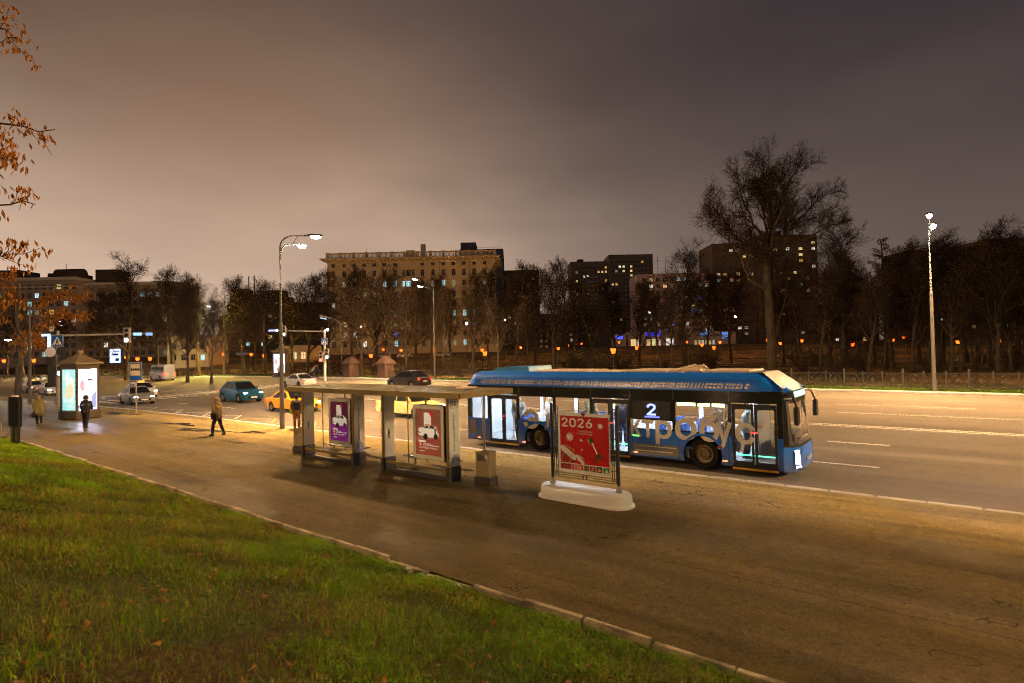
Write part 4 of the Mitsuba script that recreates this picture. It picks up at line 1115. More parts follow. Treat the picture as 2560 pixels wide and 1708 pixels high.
# park lanterns
LK_pole = M().lathe((0, 0, 0), [(0, -.2), (.13, -.2), (.13, .35), (.075, .45), (.055, .9), (.045, 2.75), (.09, 2.8), (.09, 2.84), (0, 2.84)], 10).get()
LK_pole = mikit.ply(LK_pole, 'm_iron')
LK_glass = mikit.ply(M().lathe((0, 0, 0), [(0, 2.80), (.20, 2.80), (.34, 3.38), (0, 3.38)], 10).get(), 'm_winglass')
LK_cap = mikit.ply(M().lathe((0, 0, 0), [(0, 3.40), (.38, 3.40), (.12, 3.52), (.05, 3.60), (0, 3.62)], 10).get(), 'm_iron')
LAN = [(-31.2, 135.7), (-23.2, 92.0), (-24.7, 124.4), (-17.9, 129.0), (-10.4, 150.9), (-6.1, 113.9), (-4.0, 82.0), (9.5, 115.3), (14.1, 141.4), (19.6, 158.3), (11.9, 66.0), (31.4, 164.4), (28.7, 126.1), (46.8, 149.9), (50.9, 137.1), (67.8, 148.8), (56.5, 118.0), (70.3, 135.8), (88.1, 148.6), (73.8, 110.3), (103.5, 148.0), (81.1, 101.9), (91.5, 105.2), (-91.4, 107.0), (-98.5, 108.5), (-69.8, 104.3), (-67.4, 104.2), (-64.7, 125.5), (-47.3, 106.8), (-55, 118), (-38, 112), (2, 128), (40, 118), (62, 102), (85, 125), (99, 114), (36, 100), (-80, 116), (24, 108)]
for k, (u, d) in enumerate(LAN):
    p = UD(u, d); near = d < 96
    lab = {1: 'bright orange park lantern left of the gate piers', 6: 'bright orange park lantern standing just left of the bus roof', 10: 'brightest orange park lantern above the middle of the bus roof'}.get(k, 'small orange park lantern glowing among the trees')
    t = thing('park_lantern', lab, 'lantern', None if k in (1, 6, 10) else 'orange lanterns along the park paths')
    z0 = float(park_z(d)) + .05; tw = at(p[0], p[1], z0)
    scene[f'{t}__post'] = {**LK_pole, 'to_world': tw}; scene[f'{t}__cap'] = {**LK_cap, 'to_world': tw}
    scene[f'{t}__globe'] = {**LK_glass, 'to_world': tw, 'emitter': glow((7.0, 0.50, 0.03), .05)}
    scene[numbered('lantern_light')] = {'type': 'point', 'position': [float(p[0] + .32), float(p[1] - .38), z0 + 3.05], 'intensity': {'type': 'rgb', 'value': [c * (170 if near else 260) for c in (1, .36, .05)]}, 'sampling_weight': .6 if near else .3}

# ---------------------------------------------------------------- traffic signals and signs


def disc(m, c, r, n=20, rt=(1, 0, 0), upv=(0, 0, 1), depth=.03):
    return m.poly(Point(0, 0).buffer(r, n), depth, c, rt, upv)


def ped_sign(root, c, w, rt, label=None):
    rt = np.array(rt, float); nn = np.cross(rt, (0, 0, 1)); c = np.array(c, float); h = w * .5
    b = put('sign', M().poly(sbox(-h, -h, h, h).buffer(-.04).buffer(.04), .02, c, rt), 'm_signblue', root)
    rim = sbox(-h, -h, h, h).difference(sbox(-h * .93, -h * .93, h * .93, h * .93))
    put('border', M().poly(rim, .006, c + nn * .02, rt), 'm_white', b)
    put('triangle', M().poly(Polygon([(-h * .82, -h * .7), (h * .82, -h * .7), (0, h * .78)]), .006, c + nn * .02, rt), 'm_white', b)
    fig = [Point(.0, h * .30).buffer(h * .10), LineString([(0, h * .18), (-.02 * h, -h * .15)]).buffer(h * .08), LineString([(0, -h * .12), (h * .22, -h * .52)]).buffer(h * .06), LineString([(-.02 * h, -h * .12), (-h * .22, -h * .5)]).buffer(h * .06),
           LineString([(0, h * .12), (h * .2, -h * .12)]).buffer(h * .045), LineString([(0, h * .12), (-h * .2, -h * .08)]).buffer(h * .045)]
    fig += [sbox((-0.62 + q * .27) * h, -.66 * h, (-.50 + q * .27) * h, -.54 * h) for q in range(5)]
    put('walker', M().poly(unary_union(fig), .005, c + nn * .026, rt), 'm_black', b)
    return b


def signal(root, c, rt, lit, n=3, s=.30, power=9):
    """A signal head whose faces look along rt x up; lit = (index from the top, colour)."""
    rt = np.array(rt, float); nn = np.cross(rt, (0, 0, 1)); c = np.array(c, float); h = n * s
    b = put('signal_head', M().poly(sbox(-s * .55, -h / 2, s * .55, h / 2).buffer(.03), .22, c - nn * .12, rt), 'm_steel', root)
    for k in range(n):
        o = c + nn * .105 + np.array([0, 0, h / 2 - s * (k + .5)])
        if k == lit[0]: put('lit_lens', disc(M(), o, s * .42, depth=.02, rt=rt), 'm_winglass', b, emitter=glow(np.array(lit[1]) * power, .4))
        else: put('lens', disc(M(), o, s * .38, depth=.02, rt=rt), 'm_blackgloss', b)


CY = (.25, 1.0, .85); RD = (1.0, .08, .05)
# left mast: pole behind the kiosk, long arm over the road
A = (-57.9, 13.4); face = unit(np.array([CS, SN, 0]))
t = thing('traffic_light_mast', 'traffic light mast with pedestrian crossing sign and long arm behind the advertising kiosk', 'traffic light')
put('pole', M().tube([(*A, .1), (*A, 4.0), (*A, 6.4)], [.16, .14, .11], 12), 'm_steel', t, smooth=30)
armdir = np.array([.40, .916, 0]); L = 6.1; e = np.array([*A, 6.1]) + armdir * L
put('arm', M().tube([(*A, 6.0), e + [0, 0, .05]], [.10, .06], 10), 'm_steel', t, smooth=30)
c = np.array([*A, 0]) - np.array([0.2, -.05, 0]) + face * .02
ped_sign(t, np.array([*A, 5.55]) + face * .12 - np.array([-SN, CS, 0]) * .2, 1.0, face)
put('light_bar', M().poly(sbox(-.12, 4.95, .12, 6.0), .08, np.array([*A, 0]) - face * .62 + np.array([SN, -CS, 0]) * .1, face), 'm_winglass', t, emitter=glow((.8, 1.0, 1.7), .3))
put('light_bar', M().poly(sbox(-.5, 5.95, .2, 6.15), .08, np.array([*A, 0]) - face * .72 + np.array([SN, -CS, 0]) * .1, face), 'm_winglass', t, emitter=glow((.8, 1.0, 1.7), .2))
for sx in (-.42, .50):
    put('round_sign', disc(M(), np.array([*A, 4.65]) + face * sx + np.array([SN, -CS, 0]) * .22, .42, rt=face), 'm_white' if sx < 0 else 'm_ironpale', t)
    put('plate_sign', M().poly(sbox(-.36, -.3, .36, .3), .02, np.array([*A, 3.95]) + face * sx * 1.05 + np.array([SN, -CS, 0]) * .22, face), 'm_ironpale', t)
put('control_box', M().poly(sbox(-.2, -1.0, .2, 1.0), .3, np.array([*A, 2.9]) - face * .4, face), 'm_ironpale', t)
signal(t, np.array([*A, 3.1]) + face * .36 + np.array([SN, -CS, 0]) * .2, face, (1, CY), 2, .42, 7)
q = np.array([*A, 6.1]) + armdir * 4.85; signal(t, q + [0, 0, -.1] + np.array([SN, -CS, 0]) * .2, face, (2, (.7, 1.0, 1.1)), 3, .42, 6)
for k, (a_, b_) in enumerate(((5.25, 5.85), (6.15, 6.65))):
    o = np.array([*A, 6.1]) + armdir * a_; put('light_bar', M().poly(sbox(0, -.13, b_ - a_, .13), .06, o + np.array([SN, -CS, 0]) * .1, armdir), 'm_winglass', t, emitter=glow((.55, .9, 1.3) if k == 0 else (.35, .55, 1.0), .2))
# mast across the road
A = (-61.6, 40.9); Z = .6
t = thing('traffic_light_mast', 'white traffic light mast with red and green signals on the far side of the crossing', 'traffic light')
put('pole', M().tube([(*A, Z - .1), (*A, Z + 3), (*A, Z + 6.6)], [.17, .15, .12], 12), 'm_white', t, smooth=30)
ad = -face; e = np.array([*A, Z + 6.55]) + ad * 6.2
put('arm', M().tube([(*A, Z + 6.35), e + [0, 0, .05]], [.10, .06], 10), 'm_steel', t, smooth=30)
ped_sign(t, np.array([*A, Z + 5.1]) + face * .05 + np.array([SN, -CS, 0]) * .22, .82, face)
signal(t, np.array([*A, Z + 3.55]) + face * .32 + np.array([SN, -CS, 0]) * .22, face, (2, CY), 3, .42, 7)
signal(t, np.array([*A, Z + 3.2]) - face * .42 + np.array([SN, -CS, 0]) * .22, face, (2, RD), 3, .42, 7)
signal(t, np.array([*A, Z + 6.5]) + ad * 5.0 + np.array([SN, -CS, 0]) * .2, face, (2, CY), 3, .42, 7)
put('flood_light', M().ball(np.array([*A, Z + 6.55]) + face * .4, .17, 2), 'm_winglass', t, emitter=glow((8, 10, 10), .3))
for k in (5.3, 5.9): put('flood_light', M().ball(np.array([*A, Z + 6.6]) + ad * k + np.array([SN, -CS, 0]) * .15, .15, 1), 'm_winglass', t, emitter=glow((5, 7, 9), .2))
put('light_bar', M().poly(sbox(0, -.12, .9, .12), .06, np.array([*A, Z + 6.6]) + ad * 7.0, face), 'm_winglass', t, emitter=glow((.6, .65, 1.3), .1))
t = thing('street_lamp', 'dim white cobra head lamp on a bent arm behind the tall near lamp post', 'street lamp')
A2 = np.array([-66.0, 46.4, 1.0]); put('pole', M().tube([A2, A2 + [0, 0, 7.2], A2 + [0, 0, 7.9] - face * .7, A2 + [0, 0, 8.25] - face * 1.9], [.11, .09, .07, .06], 8), 'm_steel', t)
put('luminaire', M().tube([A2 + [0, 0, 8.25] - face * 1.9, A2 + [0, 0, 8.5] - face * 2.9], [.13, .11], 8), 'm_steel', t)
put('lens', M().poly(sbox(0, -.06, .9, .06), .05, A2 + [0, 0, 8.18] - face * 2.85, unit(face + [0, 0, -.25])), 'm_winglass', t, emitter=glow((.9, 1.2, 1.5), .1))

# bus stop sign
A = (-44.75, 14.7)
t = thing('bus_stop_sign', 'bus stop sign with dark pictogram row and blue band on a thin post', 'sign')
put('post', M().tube([(*A, .1), (*A, 3.05)], .05, 10), 'm_steel', t)
c = np.array([*A, 2.95]) + np.array([SN, -CS, 0]) * .06
b = put('plate', M().poly(sbox(-.46, -.55, .46, .75), .025, c, face), 'm_steel', t)
nn = np.array([SN, -CS, 0]); c2 = c + nn * .026
put('face', M().poly(sbox(-.41, -.19, .41, .69), .004, c2, face), 'm_signblue', b); put('field', M().poly(sbox(-.34, -.19, .34, .62), .004, c2 + nn * .004, face), 'm_cream', b); put('band', M().poly(sbox(-.41, -.5, .41, -.2), .004, c2, face), 'm_signblue', b)
for k in range(5):
    put('pictogram', M().poly(unary_union([sbox(-.29 + k * .125, .16, -.195 + k * .125, .28), sbox(-.275 + k * .125, .28, -.21 + k * .125, .32), sbox(-.28 + k * .125, .13, -.25 + k * .125, .17)]), .003, c2 + nn * .008, face), 'm_black', b)
# round prohibition sign further away
t = thing('round_sign', 'small pink round prohibition sign peeping over the advertising kiosk roof', 'sign')
A = (-95.3, 24.7)
put('post', M().tube([(*A, .1), (*A, 5.5)], .05, 8), 'm_steel', t)
put('plate', disc(M(), np.array([*A, 5.3]) + nn * .05, .40, rt=face), 'm_brickpale', t); put('field', disc(M(), np.array([*A, 5.3]) + nn * .085, .28, rt=face, depth=.005), 'm_signblue', t)
put('bar', M().poly(affinity.rotate(sbox(-.3, -.045, .3, .045), 45), .004, np.array([*A, 5.3]) + nn * .092, face), 'm_brickpale', t)
# thin far sign post
A = (-90.2, 44.6); t = thing('sign_post', 'thin pale post with dark double plate standing on the far verge', 'sign')
put('post', M().lathe((*A, .95), [(0, 0), (.3, 0), (.25, .25), (.09, .35), (.08, 3.9), (0, 3.9)], 10), 'm_ironpale', t); put('plate', M().poly(sbox(-.9, -.2, .9, .25), .05, (*A, 4.5), face), 'm_bluewall', t)

# ---------------------------------------------------------------- lit advertising boxes


def portrait(root, o, rt, nn, w, h, kind, k=1.0):
    """The printed figures on a backlit poster."""
    f = lambda shp, m_, lay, col: put('print', M().poly(shp, .004, o + nn * (.004 * lay), rt), m_, root, emitter=glow(np.array(col) * k, .02))
    if kind == 'man':
        f(affinity.scale(Point(.1 * w, .16 * h).buffer(.5), .26 * w, .11 * h), 'm_paper', 2, (1.6, 1.45, 1.5))
        f(affinity.scale(Point(.12 * w, .235 * h).buffer(.5), .34 * w, .075 * h).union(sbox(.24 * w, .14 * h, .29 * w, .22 * h)), 'm_ink', 1, (.10, .10, .22))
        f(Polygon([(-.36 * w, -.42 * h), (-.3 * w, -.05 * h), (-.05 * w, .06 * h), (.25 * w, .05 * h), (.46 * w, -.08 * h), (.47 * w, -.45 * h)]), 'm_paper', 1, (1.3, 1.4, 1.75))
        f(Polygon([(.15 * w, -.46 * h), (.22 * w, -.18 * h), (.46 * w, -.04 * h), (.47 * w, -.46 * h)]), 'm_ink', 3, (.45, .52, .95))
        f(affinity.scale(Point(-.33 * w, .10 * h).buffer(.5), .28 * w, .30 * h), 'm_brick', 1, (1.0, .62, .72))
        f(sbox(.0, .43 * h, .38 * w, .45 * h), 'm_ink', 1, (.7, .72, 1.1))
    else:
        f(affinity.scale(Point(-.1 * w, .32 * h).buffer(.5), .30 * w, .22 * h), 'm_paper', 1, (.85, 1.15, 1.1)); f(affinity.scale(Point(.12 * w, .15 * h).buffer(.5), .5 * w, .30 * h), 'm_paper', 1, (1.0, 1.15, .95))
        f(Polygon([(-.3 * w, -.18 * h), (-.1 * w, .12 * h), (.2 * w, .16 * h), (.42 * w, -.02 * h), (.3 * w, -.2 * h)]), 'm_paper', 2, (.85, .75, .45)); f(sbox(-.36 * w, -.30 * h, .36 * w, -.22 * h), 'm_paper', 1, (.7, 1.0, 1.0)); f(sbox(-.05 * w, -.42 * h, .22 * w, -.37 * h), 'm_paper', 1, (.8, .95, .95))


def kiosk(x, y, z0, rz, s, body, posters, label, h=1.0):
    t = thing('advertising_kiosk', label, 'advertising kiosk'); tw = at(x, y, z0, rz); q = s / 2
    put('plinth', M().rbox(-q, q, -q, q, 0, .55 * h, .06), 'm_kioskbrown', t, tw=tw)
    b = q * .90; m = M()
    for sx in (-1, 1):
        for sy in (-1, 1): m.rbox(sx * (b - .07) - .07, sx * (b - .07) + .07, sy * (b - .07) - .07, sy * (b - .07) + .07, .55 * h, 3.5 * h, .02)
    m.box(-b + .02, b - .02, -b + .02, b - .02, 3.2 * h, 3.5 * h); m.box(-b + .06, b - .06, -b + .06, b - .06, .56 * h, 3.2 * h)
    put('body', m, 'm_kioskbrown', t, tw=tw)
    e = q * 1.11; pr = [(e, 3.5 * h), (e, 3.62 * h), (e * .62, 3.82 * h), (e * .3, 4.02 * h), (.12, 4.22 * h), (0, 4.22 * h)]; m = M()
    pts = [np.array([[sx * r_, sy * r_, z] for sx, sy in ((-1, -1), (1, -1), (1, 1), (-1, 1))]) for r_, z in pr]; v = np.vstack(pts); f = [[3, 2, 1, 0]]
    for k in range(len(pr) - 1):
        for c in range(4): f.append([k * 4 + c, k * 4 + (c + 1) % 4, k * 4 + 4 + (c + 1) % 4, k * 4 + 4 + c])
    m.add(v, f); m.rbox(-.14, .14, -.14, .14, 4.2 * h, 4.42 * h, .03)
    put('roof', m, 'm_kioskroof', t, tw=tw)
    a = math.radians(rz); ex, ey = np.array([math.cos(a), math.sin(a), 0]), np.array([-math.sin(a), math.cos(a), 0])
    for side, kind, col, k in posters:
        nn = {'-y': -ey, '+x': ex, '-x': -ex}[side]; rt = np.cross((0, 0, 1), nn); o = np.array([x, y, z0 + 1.88 * h]) + nn * (b - .055)
        w, hh = 2 * b - .34, 2.6 * h
        p = put('poster', M().poly(sbox(-w / 2, -hh / 2, w / 2, hh / 2), .02, o, rt), 'm_paper', t, emitter=glow(np.array(col) * k, 2.0))
        portrait(p, o + nn * .02, rt, nn, w, hh, kind, .8)
    return t


# kiosk with corner towards the camera
sK, aK = 1.62, math.radians(21.8)
ex = np.array([math.cos(aK), math.sin(aK)]); ey = np.array([-math.sin(aK), math.cos(aK)])
cK = np.array([-43.35, 10.95]) + (-ex + ey) * sK / 2
kiosk(cK[0], cK[1], .14, math.degrees(aK), sK, 1.4, [('+x', 'man', (.92, .98, 1.35), 11.0), ('-y', 'bear', (.10, .42, .45), 1.7), ('-x', 'man', (.92, .98, 1.35), 11.0)], 'brown advertising kiosk with pointed roof and glowing posters on the pavement at the left')
kiosk(-78.3, 44.6, 1.0, math.degrees(YAW) - 90 + 4, 2.1, 1.8, [('+x', 'man', (.55, .85, 1.25), 1.9)], 'distant advertising kiosk with a pale blue glowing poster on the far pavement', 1.05)
# lit billboard on the far side
A = (-141, 42.6); t = thing('light_box', 'small blue rimmed light box on a post across the road right of the kiosk', 'light box')
put('post', M().tube([(*A, .9), (*A, 2.9)], .14, 10), 'm_iron', t); c = np.array([*A, 4.9])
b = put('frame', M().poly(sbox(-1.35, -1.7, 1.35, 1.7).buffer(-.2).buffer(.2), .3, c, face), 'm_signblue', t)
put('screen', M().poly(sbox(-1.15, -1.5, 1.15, 1.5).buffer(-.15).buffer(.15), .02, c + nn * .3, face), 'm_winglass', t, emitter=glow((1.0, 1.15, 1.6), .3))
put('print', M().poly(unary_union([sbox(-.6, .1, .7, .5), sbox(.1, -1.1, .8, -.5), sbox(-.3, .9, .9, 1.1)]), .01, c + nn * .32, face), 'm_signblue', t)

# dark information board at the left edge and a rail
A = np.array([-33.5, 6.2, 0.12]); t = thing('information_board', 'dark board on two thick legs seen from behind at the left edge of the lawn', 'board')
rt = unit(np.array([CS, SN, 0]) * 1.0 + np.array([-SN, CS, 0]) * -.55); n2 = np.cross(rt, (0, 0, 1))
put('panel', M().poly(sbox(-.46, .80, .46, 2.15), .16, A - n2 * .08, rt), 'm_blackmatt', t)
put('back_plate', M().poly(sbox(-.41, .86, .41, 2.09), .02, A + n2 * .085, rt), 'm_blackmatt', t)
for s in (-.21, .21): put('leg', M().poly(sbox(s - .11, -.1, s + .11, .82), .12, A - n2 * .06, rt), 'm_blackgloss', t)
put('lid', M().poly(sbox(-.3, 2.15, .22, 2.20), .12, A - n2 * .06, rt), 'm_cream', t)
t = thing('hand_rail', 'low grey tubular rail at the left edge beside the dark board', 'rail')
B0 = np.array([-34.6, 5.9, .1]); d_ = unit(np.array([-CS, -SN, 0]))
put('frame', M().tube([B0, B0 + [0, 0, .9], B0 + d_ * .15 + [0, 0, .98], B0 + d_ * 1.8 + [0, 0, .98], B0 + d_ * 1.95 + [0, 0, .9], B0 + d_ * 1.95], .03, 8), 'm_steel', t)
put('bar', M().tube([B0 + [0, 0, .5], B0 + d_ * 1.95 + [0, 0, .5]], .025, 8), 'm_steel', t)

# ---------------------------------------------------------------- bus shelter
SY = 11.5; t = thing('bus_shelter', 'glass bus shelter with flat metal roof, white numbered pillars and two framed posters', 'bus shelter')
PX = (-18.80, -15.80, -14.25, -11.38)
for k, px in enumerate(PX):
    b = put('pillar', M().rbox(px - .055, px + .045, SY, SY + .46, .55, 2.62, .012), 'm_bronze', t)
    put('base', M().rbox(px - .075, px + .065, SY - .03, SY + .49, .13, .55, .015), 'm_granite', b)
    put('panel', M().box(px + .046, px + .052, SY + .03, SY + .455, .56, 2.58), 'm_white', b)
    ox = px + .053
    if k in (1, 3):
        put('number', M().text('20', .13, (ox, SY + .245, 2.30), (0, 1, 0), (0, 0, 1), .002, True, .19, True), 'm_ink', b)
        put('number_box', M().poly(sbox(-.14, -.05, .14, .20).difference(sbox(-.13, -.04, .13, .19)), .002, (ox, SY + .245, 2.28), (0, 1, 0)), 'm_ironpale', b)
        g = random.Random(40 + k); sh = []; z = 2.05
        while z > 1.28:
            l = g.uniform(.03, .07); sh.append(sbox(-.028, z - l, .006, z)); z -= l + .012
        for z, l in ((1.2, .05), (1.12, .03), (1.05, .06)): sh.append(sbox(-.03, z - l, .008, z))
        put('lettering', M().poly(unary_union(sh), .002, (ox, SY + .235, 0), (0, 1, 0)), 'm_ink', b)
        sh = [LineString([(-.02 - (.0 if i else .0), .58 + .0 * i + .025 * i)] and [(.165 - i * 0 - .40, .57 + .0 * i), (-.19 + .045 * i, .60 + .02 * i)] + [(.02 + (.155 - .05 * i) * math.cos(a_), .72 + (.17 - .05 * i) * math.sin(a_)) for a_ in np.linspace(math.pi, 0, 14)] + [(.19 - .05 * i, .66), (.215 - .03 * i, .62)]).buffer(.010) for i in range(2)]
        sh.append(LineString([(.06, .60), (.0, .61)] + [(.02 + .075 * math.cos(a_), .70 + .085 * math.sin(a_)) for a_ in np.linspace(1.35 * math.pi, .1 * math.pi, 12)]).buffer(.009))
        put('emblem', M().poly(unary_union(sh).intersection(sbox(-.205, .5, .205, 1.0)), .002, (ox, SY + .245, 0), (0, 1, 0)), 'm_logoblue', b)
    else:
        put('handle', M().rbox(ox, ox + .03, SY + .20, SY + .235, 1.15, 1.42, .008), 'm_black', b)
# roof
m = M().rbox(-19.35, -10.62, SY - .30, SY + 2.05, 2.63, 2.68, .01)
put('roof', m, 'm_zinc', t)
m = M()
for k in range(58): x = -19.28 + k * .1505; m.box(x - .02, x + .02, SY - .25, SY + 2.02, 2.681, 2.705)
put('roof_ribs', m, 'm_zinc', t)
put('eave', M().box(-19.38, -10.60, SY - .345, SY - .305, 2.56, 2.715).box(-10.615, -10.575, SY - .30, SY + 2.05, 2.56, 2.715).box(-19.40, -19.36, SY - .30, SY + 2.05, 2.56, 2.715).box(-19.38, -10.60, SY + 2.055, SY + 2.095, 2.56, 2.715), 'm_bronze', t)
put('roof_box', M().rbox(-11.9, -11.5, SY + .9, SY + 1.5, 2.71, 2.78, .02), 'm_roofbeige', t)
for a_, b_ in ((PX[0], PX[1]), (PX[2], PX[3])):
    put('glass_panel', M().quad([a_ + .06, SY + .06, .55], [b_ - .06, SY + .06, .55], [b_ - .06, SY + .06, 2.6], [a_ + .06, SY + .06, 2.6]), 'm_pane', t)
    put('bottom_rail', M().rbox(a_ + .06, b_ - .06, SY + .03, SY + .09, .40, .49, .01), 'm_bronze', t)
    put('base_beam', M().rbox(a_ + .07, b_ - .08, SY + .01, SY + .14, .14, .26, .02), 'm_granite', t)
    put('mullion', M().box((a_ + b_) / 2 - .3, (a_ + b_) / 2 - .28, SY + .05, SY + .07, .5, 2.6), 'm_bronze', t)
put('glass_panel', M().quad([-11.3, SY + .5, .45], [-11.3, SY + 1.45, .45], [-11.3, SY + 1.45, 2.6], [-11.3, SY + .5, 2.6]), 'm_pane', t)
put('glass_edge', M().box(-11.308, -11.292, SY + 1.44, SY + 1.46, .3, 2.62), 'm_steel', t)
for px in (PX[0] + .15, PX[1] - .1, PX[2] + .15, PX[3] - .1): put('rear_post', M().tube([(px, SY + 1.75, .14), (px, SY + 1.75, 2.63)], .03, 8), 'm_steel', t)
for a_, b_ in ((-18.4, -16.2), (-14.0, -11.75)):
    key = thing('bench', 'slatted dark metal bench inside the ' + ('left' if a_ < -15 else 'right') + ' bay of the bus shelter', 'bench')
    for q in range(5): put('slat', M().rbox(a_, b_, SY + .62 + q * .085, SY + .69 + q * .085, .54, .57, .008), 'm_iron', key)
    for x in (a_ + .35, b_ - .35): put('leg', M().box(x - .03, x + .03, SY + .65, SY + 1.0, .14, .20).box(x - .025, x + .025, SY + .8, SY + .85, .2, .54).box(x - .025, x + .025, SY + .64, SY + 1.02, .5, .54), 'm_steel', key)


def ad_poster(x0, x1, z0, z1, cols, label):
    """Framed light box with the printed car advertisement, facing the lawn."""
    t = thing('poster_case', label, 'poster'); y1, y0 = SY + .30, SY - .02; w, h = x1 - x0, z1 - z0; cx, cz = (x0 + x1) / 2, (z0 + z1) / 2
    sh = sbox(-w / 2, -h / 2, w / 2, h / 2).buffer(-.07).buffer(.07)
    put('case', M().poly(sh.buffer(-.012), y1 - y0 - .03, (cx, y1, cz)), 'm_black', t)
    fr = sh.difference(sbox(-w / 2 + .115, -h / 2 + .115, w / 2 - .115, h / 2 - .115))
    put('frame', M().poly(fr, .03, (cx, y0 + .03, cz)), 'm_offwhite', t)
    W, H = w - .23, h - .23; y = y0 + .012
    DIM = dict(m_purple=(.20, .006, .15), m_purpledeep=(.13, .004, .12), m_brickpale=(.16, .06, .045), m_brick=(.12, .025, .012), m_paper=(.42, .38, .32), m_red=(.3, .01, .01))
    def P(nm, shp, m_, lay):
        return put(nm, M().poly(shp, .0016, (cx, y - .002 * lay, cz)), m_, sheet, **({'emitter': glow([.7 * c for c in DIM[m_]], .02)} if m_ in DIM else {}))
    sheet = put('sheet', M().poly(sbox(-W / 2 - .004, -H / 2 - .004, W / 2 + .004, H / 2 + .004), .008, (cx, y0 + .02, cz)), cols[0], t)
    P('print', sbox(-W / 2, -H / 2, W / 2, -.06 * H), cols[1], 1)
    P('print', Polygon([(-W / 2, -.13 * H), (-.1 * W, -.10 * H), (W / 2, -.02 * H), (W / 2, -.10 * H), (0, -.16 * H), (-W / 2, -.19 * H)]), cols[2], 2)
    ph = affinity.translate(sbox(-.13 * W, -.16 * H, .13 * W, .16 * H).buffer(.01), -.02 * W, .25 * H)
    P('phone', ph, 'm_paper', 2); P('print', sbox(-.12 * W, .14 * H, .09 * W, .165 * H), 'm_red', 3)
    P('pin', unary_union([Point(.12 * W, .40 * H).buffer(.06 * W), Polygon([(.075 * W, .385 * H), (.165 * W, .385 * H), (.12 * W, .33 * H)])]), 'm_red', 3)
    body = Polygon([(-.38, .06), (-.40, -.015), (-.37, -.075), (-.1, -.115), (.36, -.10), (.42, -.05), (.42, .05), (.34, .12), (.22, .155), (-.05, .155), (-.14, .10), (-.34, .085)])
    sc = lambda s_: affinity.scale(s_, W, H, origin=(0, 0))
    P('car_print', sc(body), 'm_paper', 4); P('car_print', sc(unary_union([Polygon([(-.18, .085), (-.06, .145), (.02, .145), (0, .08)]), Polygon([(.05, .08), (.07, .145), (.21, .145), (.28, .08)])])), 'm_ink', 5)
    P('car_print', unary_union([Point(-.10 * W, -.10 * H).buffer(.085 * W), Point(.30 * W, -.085 * H).buffer(.075 * W)]), 'm_black', 5)
    P('car_print', sc(Polygon([(-.39, .01), (-.30, -.02), (-.30, -.04), (-.39, -.02)])), 'm_ink', 5)
    if cols[0] == 'm_brickpale': P('car_print', sc(unary_union([Polygon([(.30, .10), (.35, .11), (.42, .045), (.42, -.03), (.36, .02)]), Polygon([(-.02, .155), (.22, .155), (.30, .125), (.26, .125), (.2, .145), (0, .145)])])), 'm_orange', 5); P('car_print', sc(Polygon([(.25, .08), (.31, .09), (.31, -.05), (.26, -.03)])), 'm_signblue', 5)
    else: P('tower_print', sc(sbox(-.36, .04, -.22, .22)), 'm_ink', 2)
    P('label_box', sc(sbox(-.38, -.225, -.10, -.185)), 'm_paper', 3); P('logo', sc(sbox(-.37, -.31, -.24, -.245)), 'm_red', 3)
    P('logo', unary_union([Point(-.305 * W, -.27 * H).buffer(.035 * W).difference(Point(-.305 * W, -.27 * H).buffer(.018 * W)), sbox(-.315 * W, -.30 * H, -.298 * W, -.28 * H)]), 'm_paper', 4)
    g = random.Random(int(-x0 * 10)); sh = []
    for zz_, hh, xa, xb in ((-.262, .016, -.2, .10), (-.295, .018, -.2, .42), (-.335, .008, -.37, .30), (-.355, .008, -.37, .36), (-.425, .018, -.34, -.14)):
        x = xa
        while x < xb:
            l = g.uniform(.015, .04); sh.append(sc(sbox(x, zz_, min(x + l, xb), zz_ + hh))); x += l + .008
    P('small_print', unary_union(sh), 'm_paper', 3)


ad_poster(-17.12, -15.90, .80, 2.36, ('m_purple', 'm_purpledeep', 'm_purple'), 'purple car poster in a white frame in the left bay of the shelter')
ad_poster(-12.80, -11.50, .72, 2.31, ('m_brickpale', 'm_brick', 'm_brickpale'), 'brick red car poster in a white frame in the right bay of the shelter')


def litter_bin(x, y, rz, label):
    t = thing('litter_bin', label, 'litter bin'); tw = at(x, y, .14, rz)
    put('base', M().rbox(-.27, .27, -.21, .21, 0, .22, .02), 'm_granite', t, tw=tw)
    m = M(); 
    m.rbox(-.235, .235, -.175, .175, .22, .66, .015)
    m.rbox(-.235, -.165, -.175, .175, .655, .90, .012).rbox(.165, .235, -.175, .175, .655, .90, .012).rbox(-.17, .17, -.175, -.12, .83, .90, .012).rbox(-.17, .17, .12, .175, .83, .90, .012)
    put('housing', m, 'm_tin', t, tw=tw); put('rim', M().rbox(-.245, .245, -.185, -.165, .885, .915, .006).rbox(-.245, .245, .165, .185, .885, .915, .006), 'm_bronze', t, tw=tw)


litter_bin(-10.33, 11.95, 4, 'tan litter bin with slotted top on a dark base right of the bus shelter')
litter_bin(-19.95, 12.15, 12, 'tan litter bin standing left of the bus shelter')

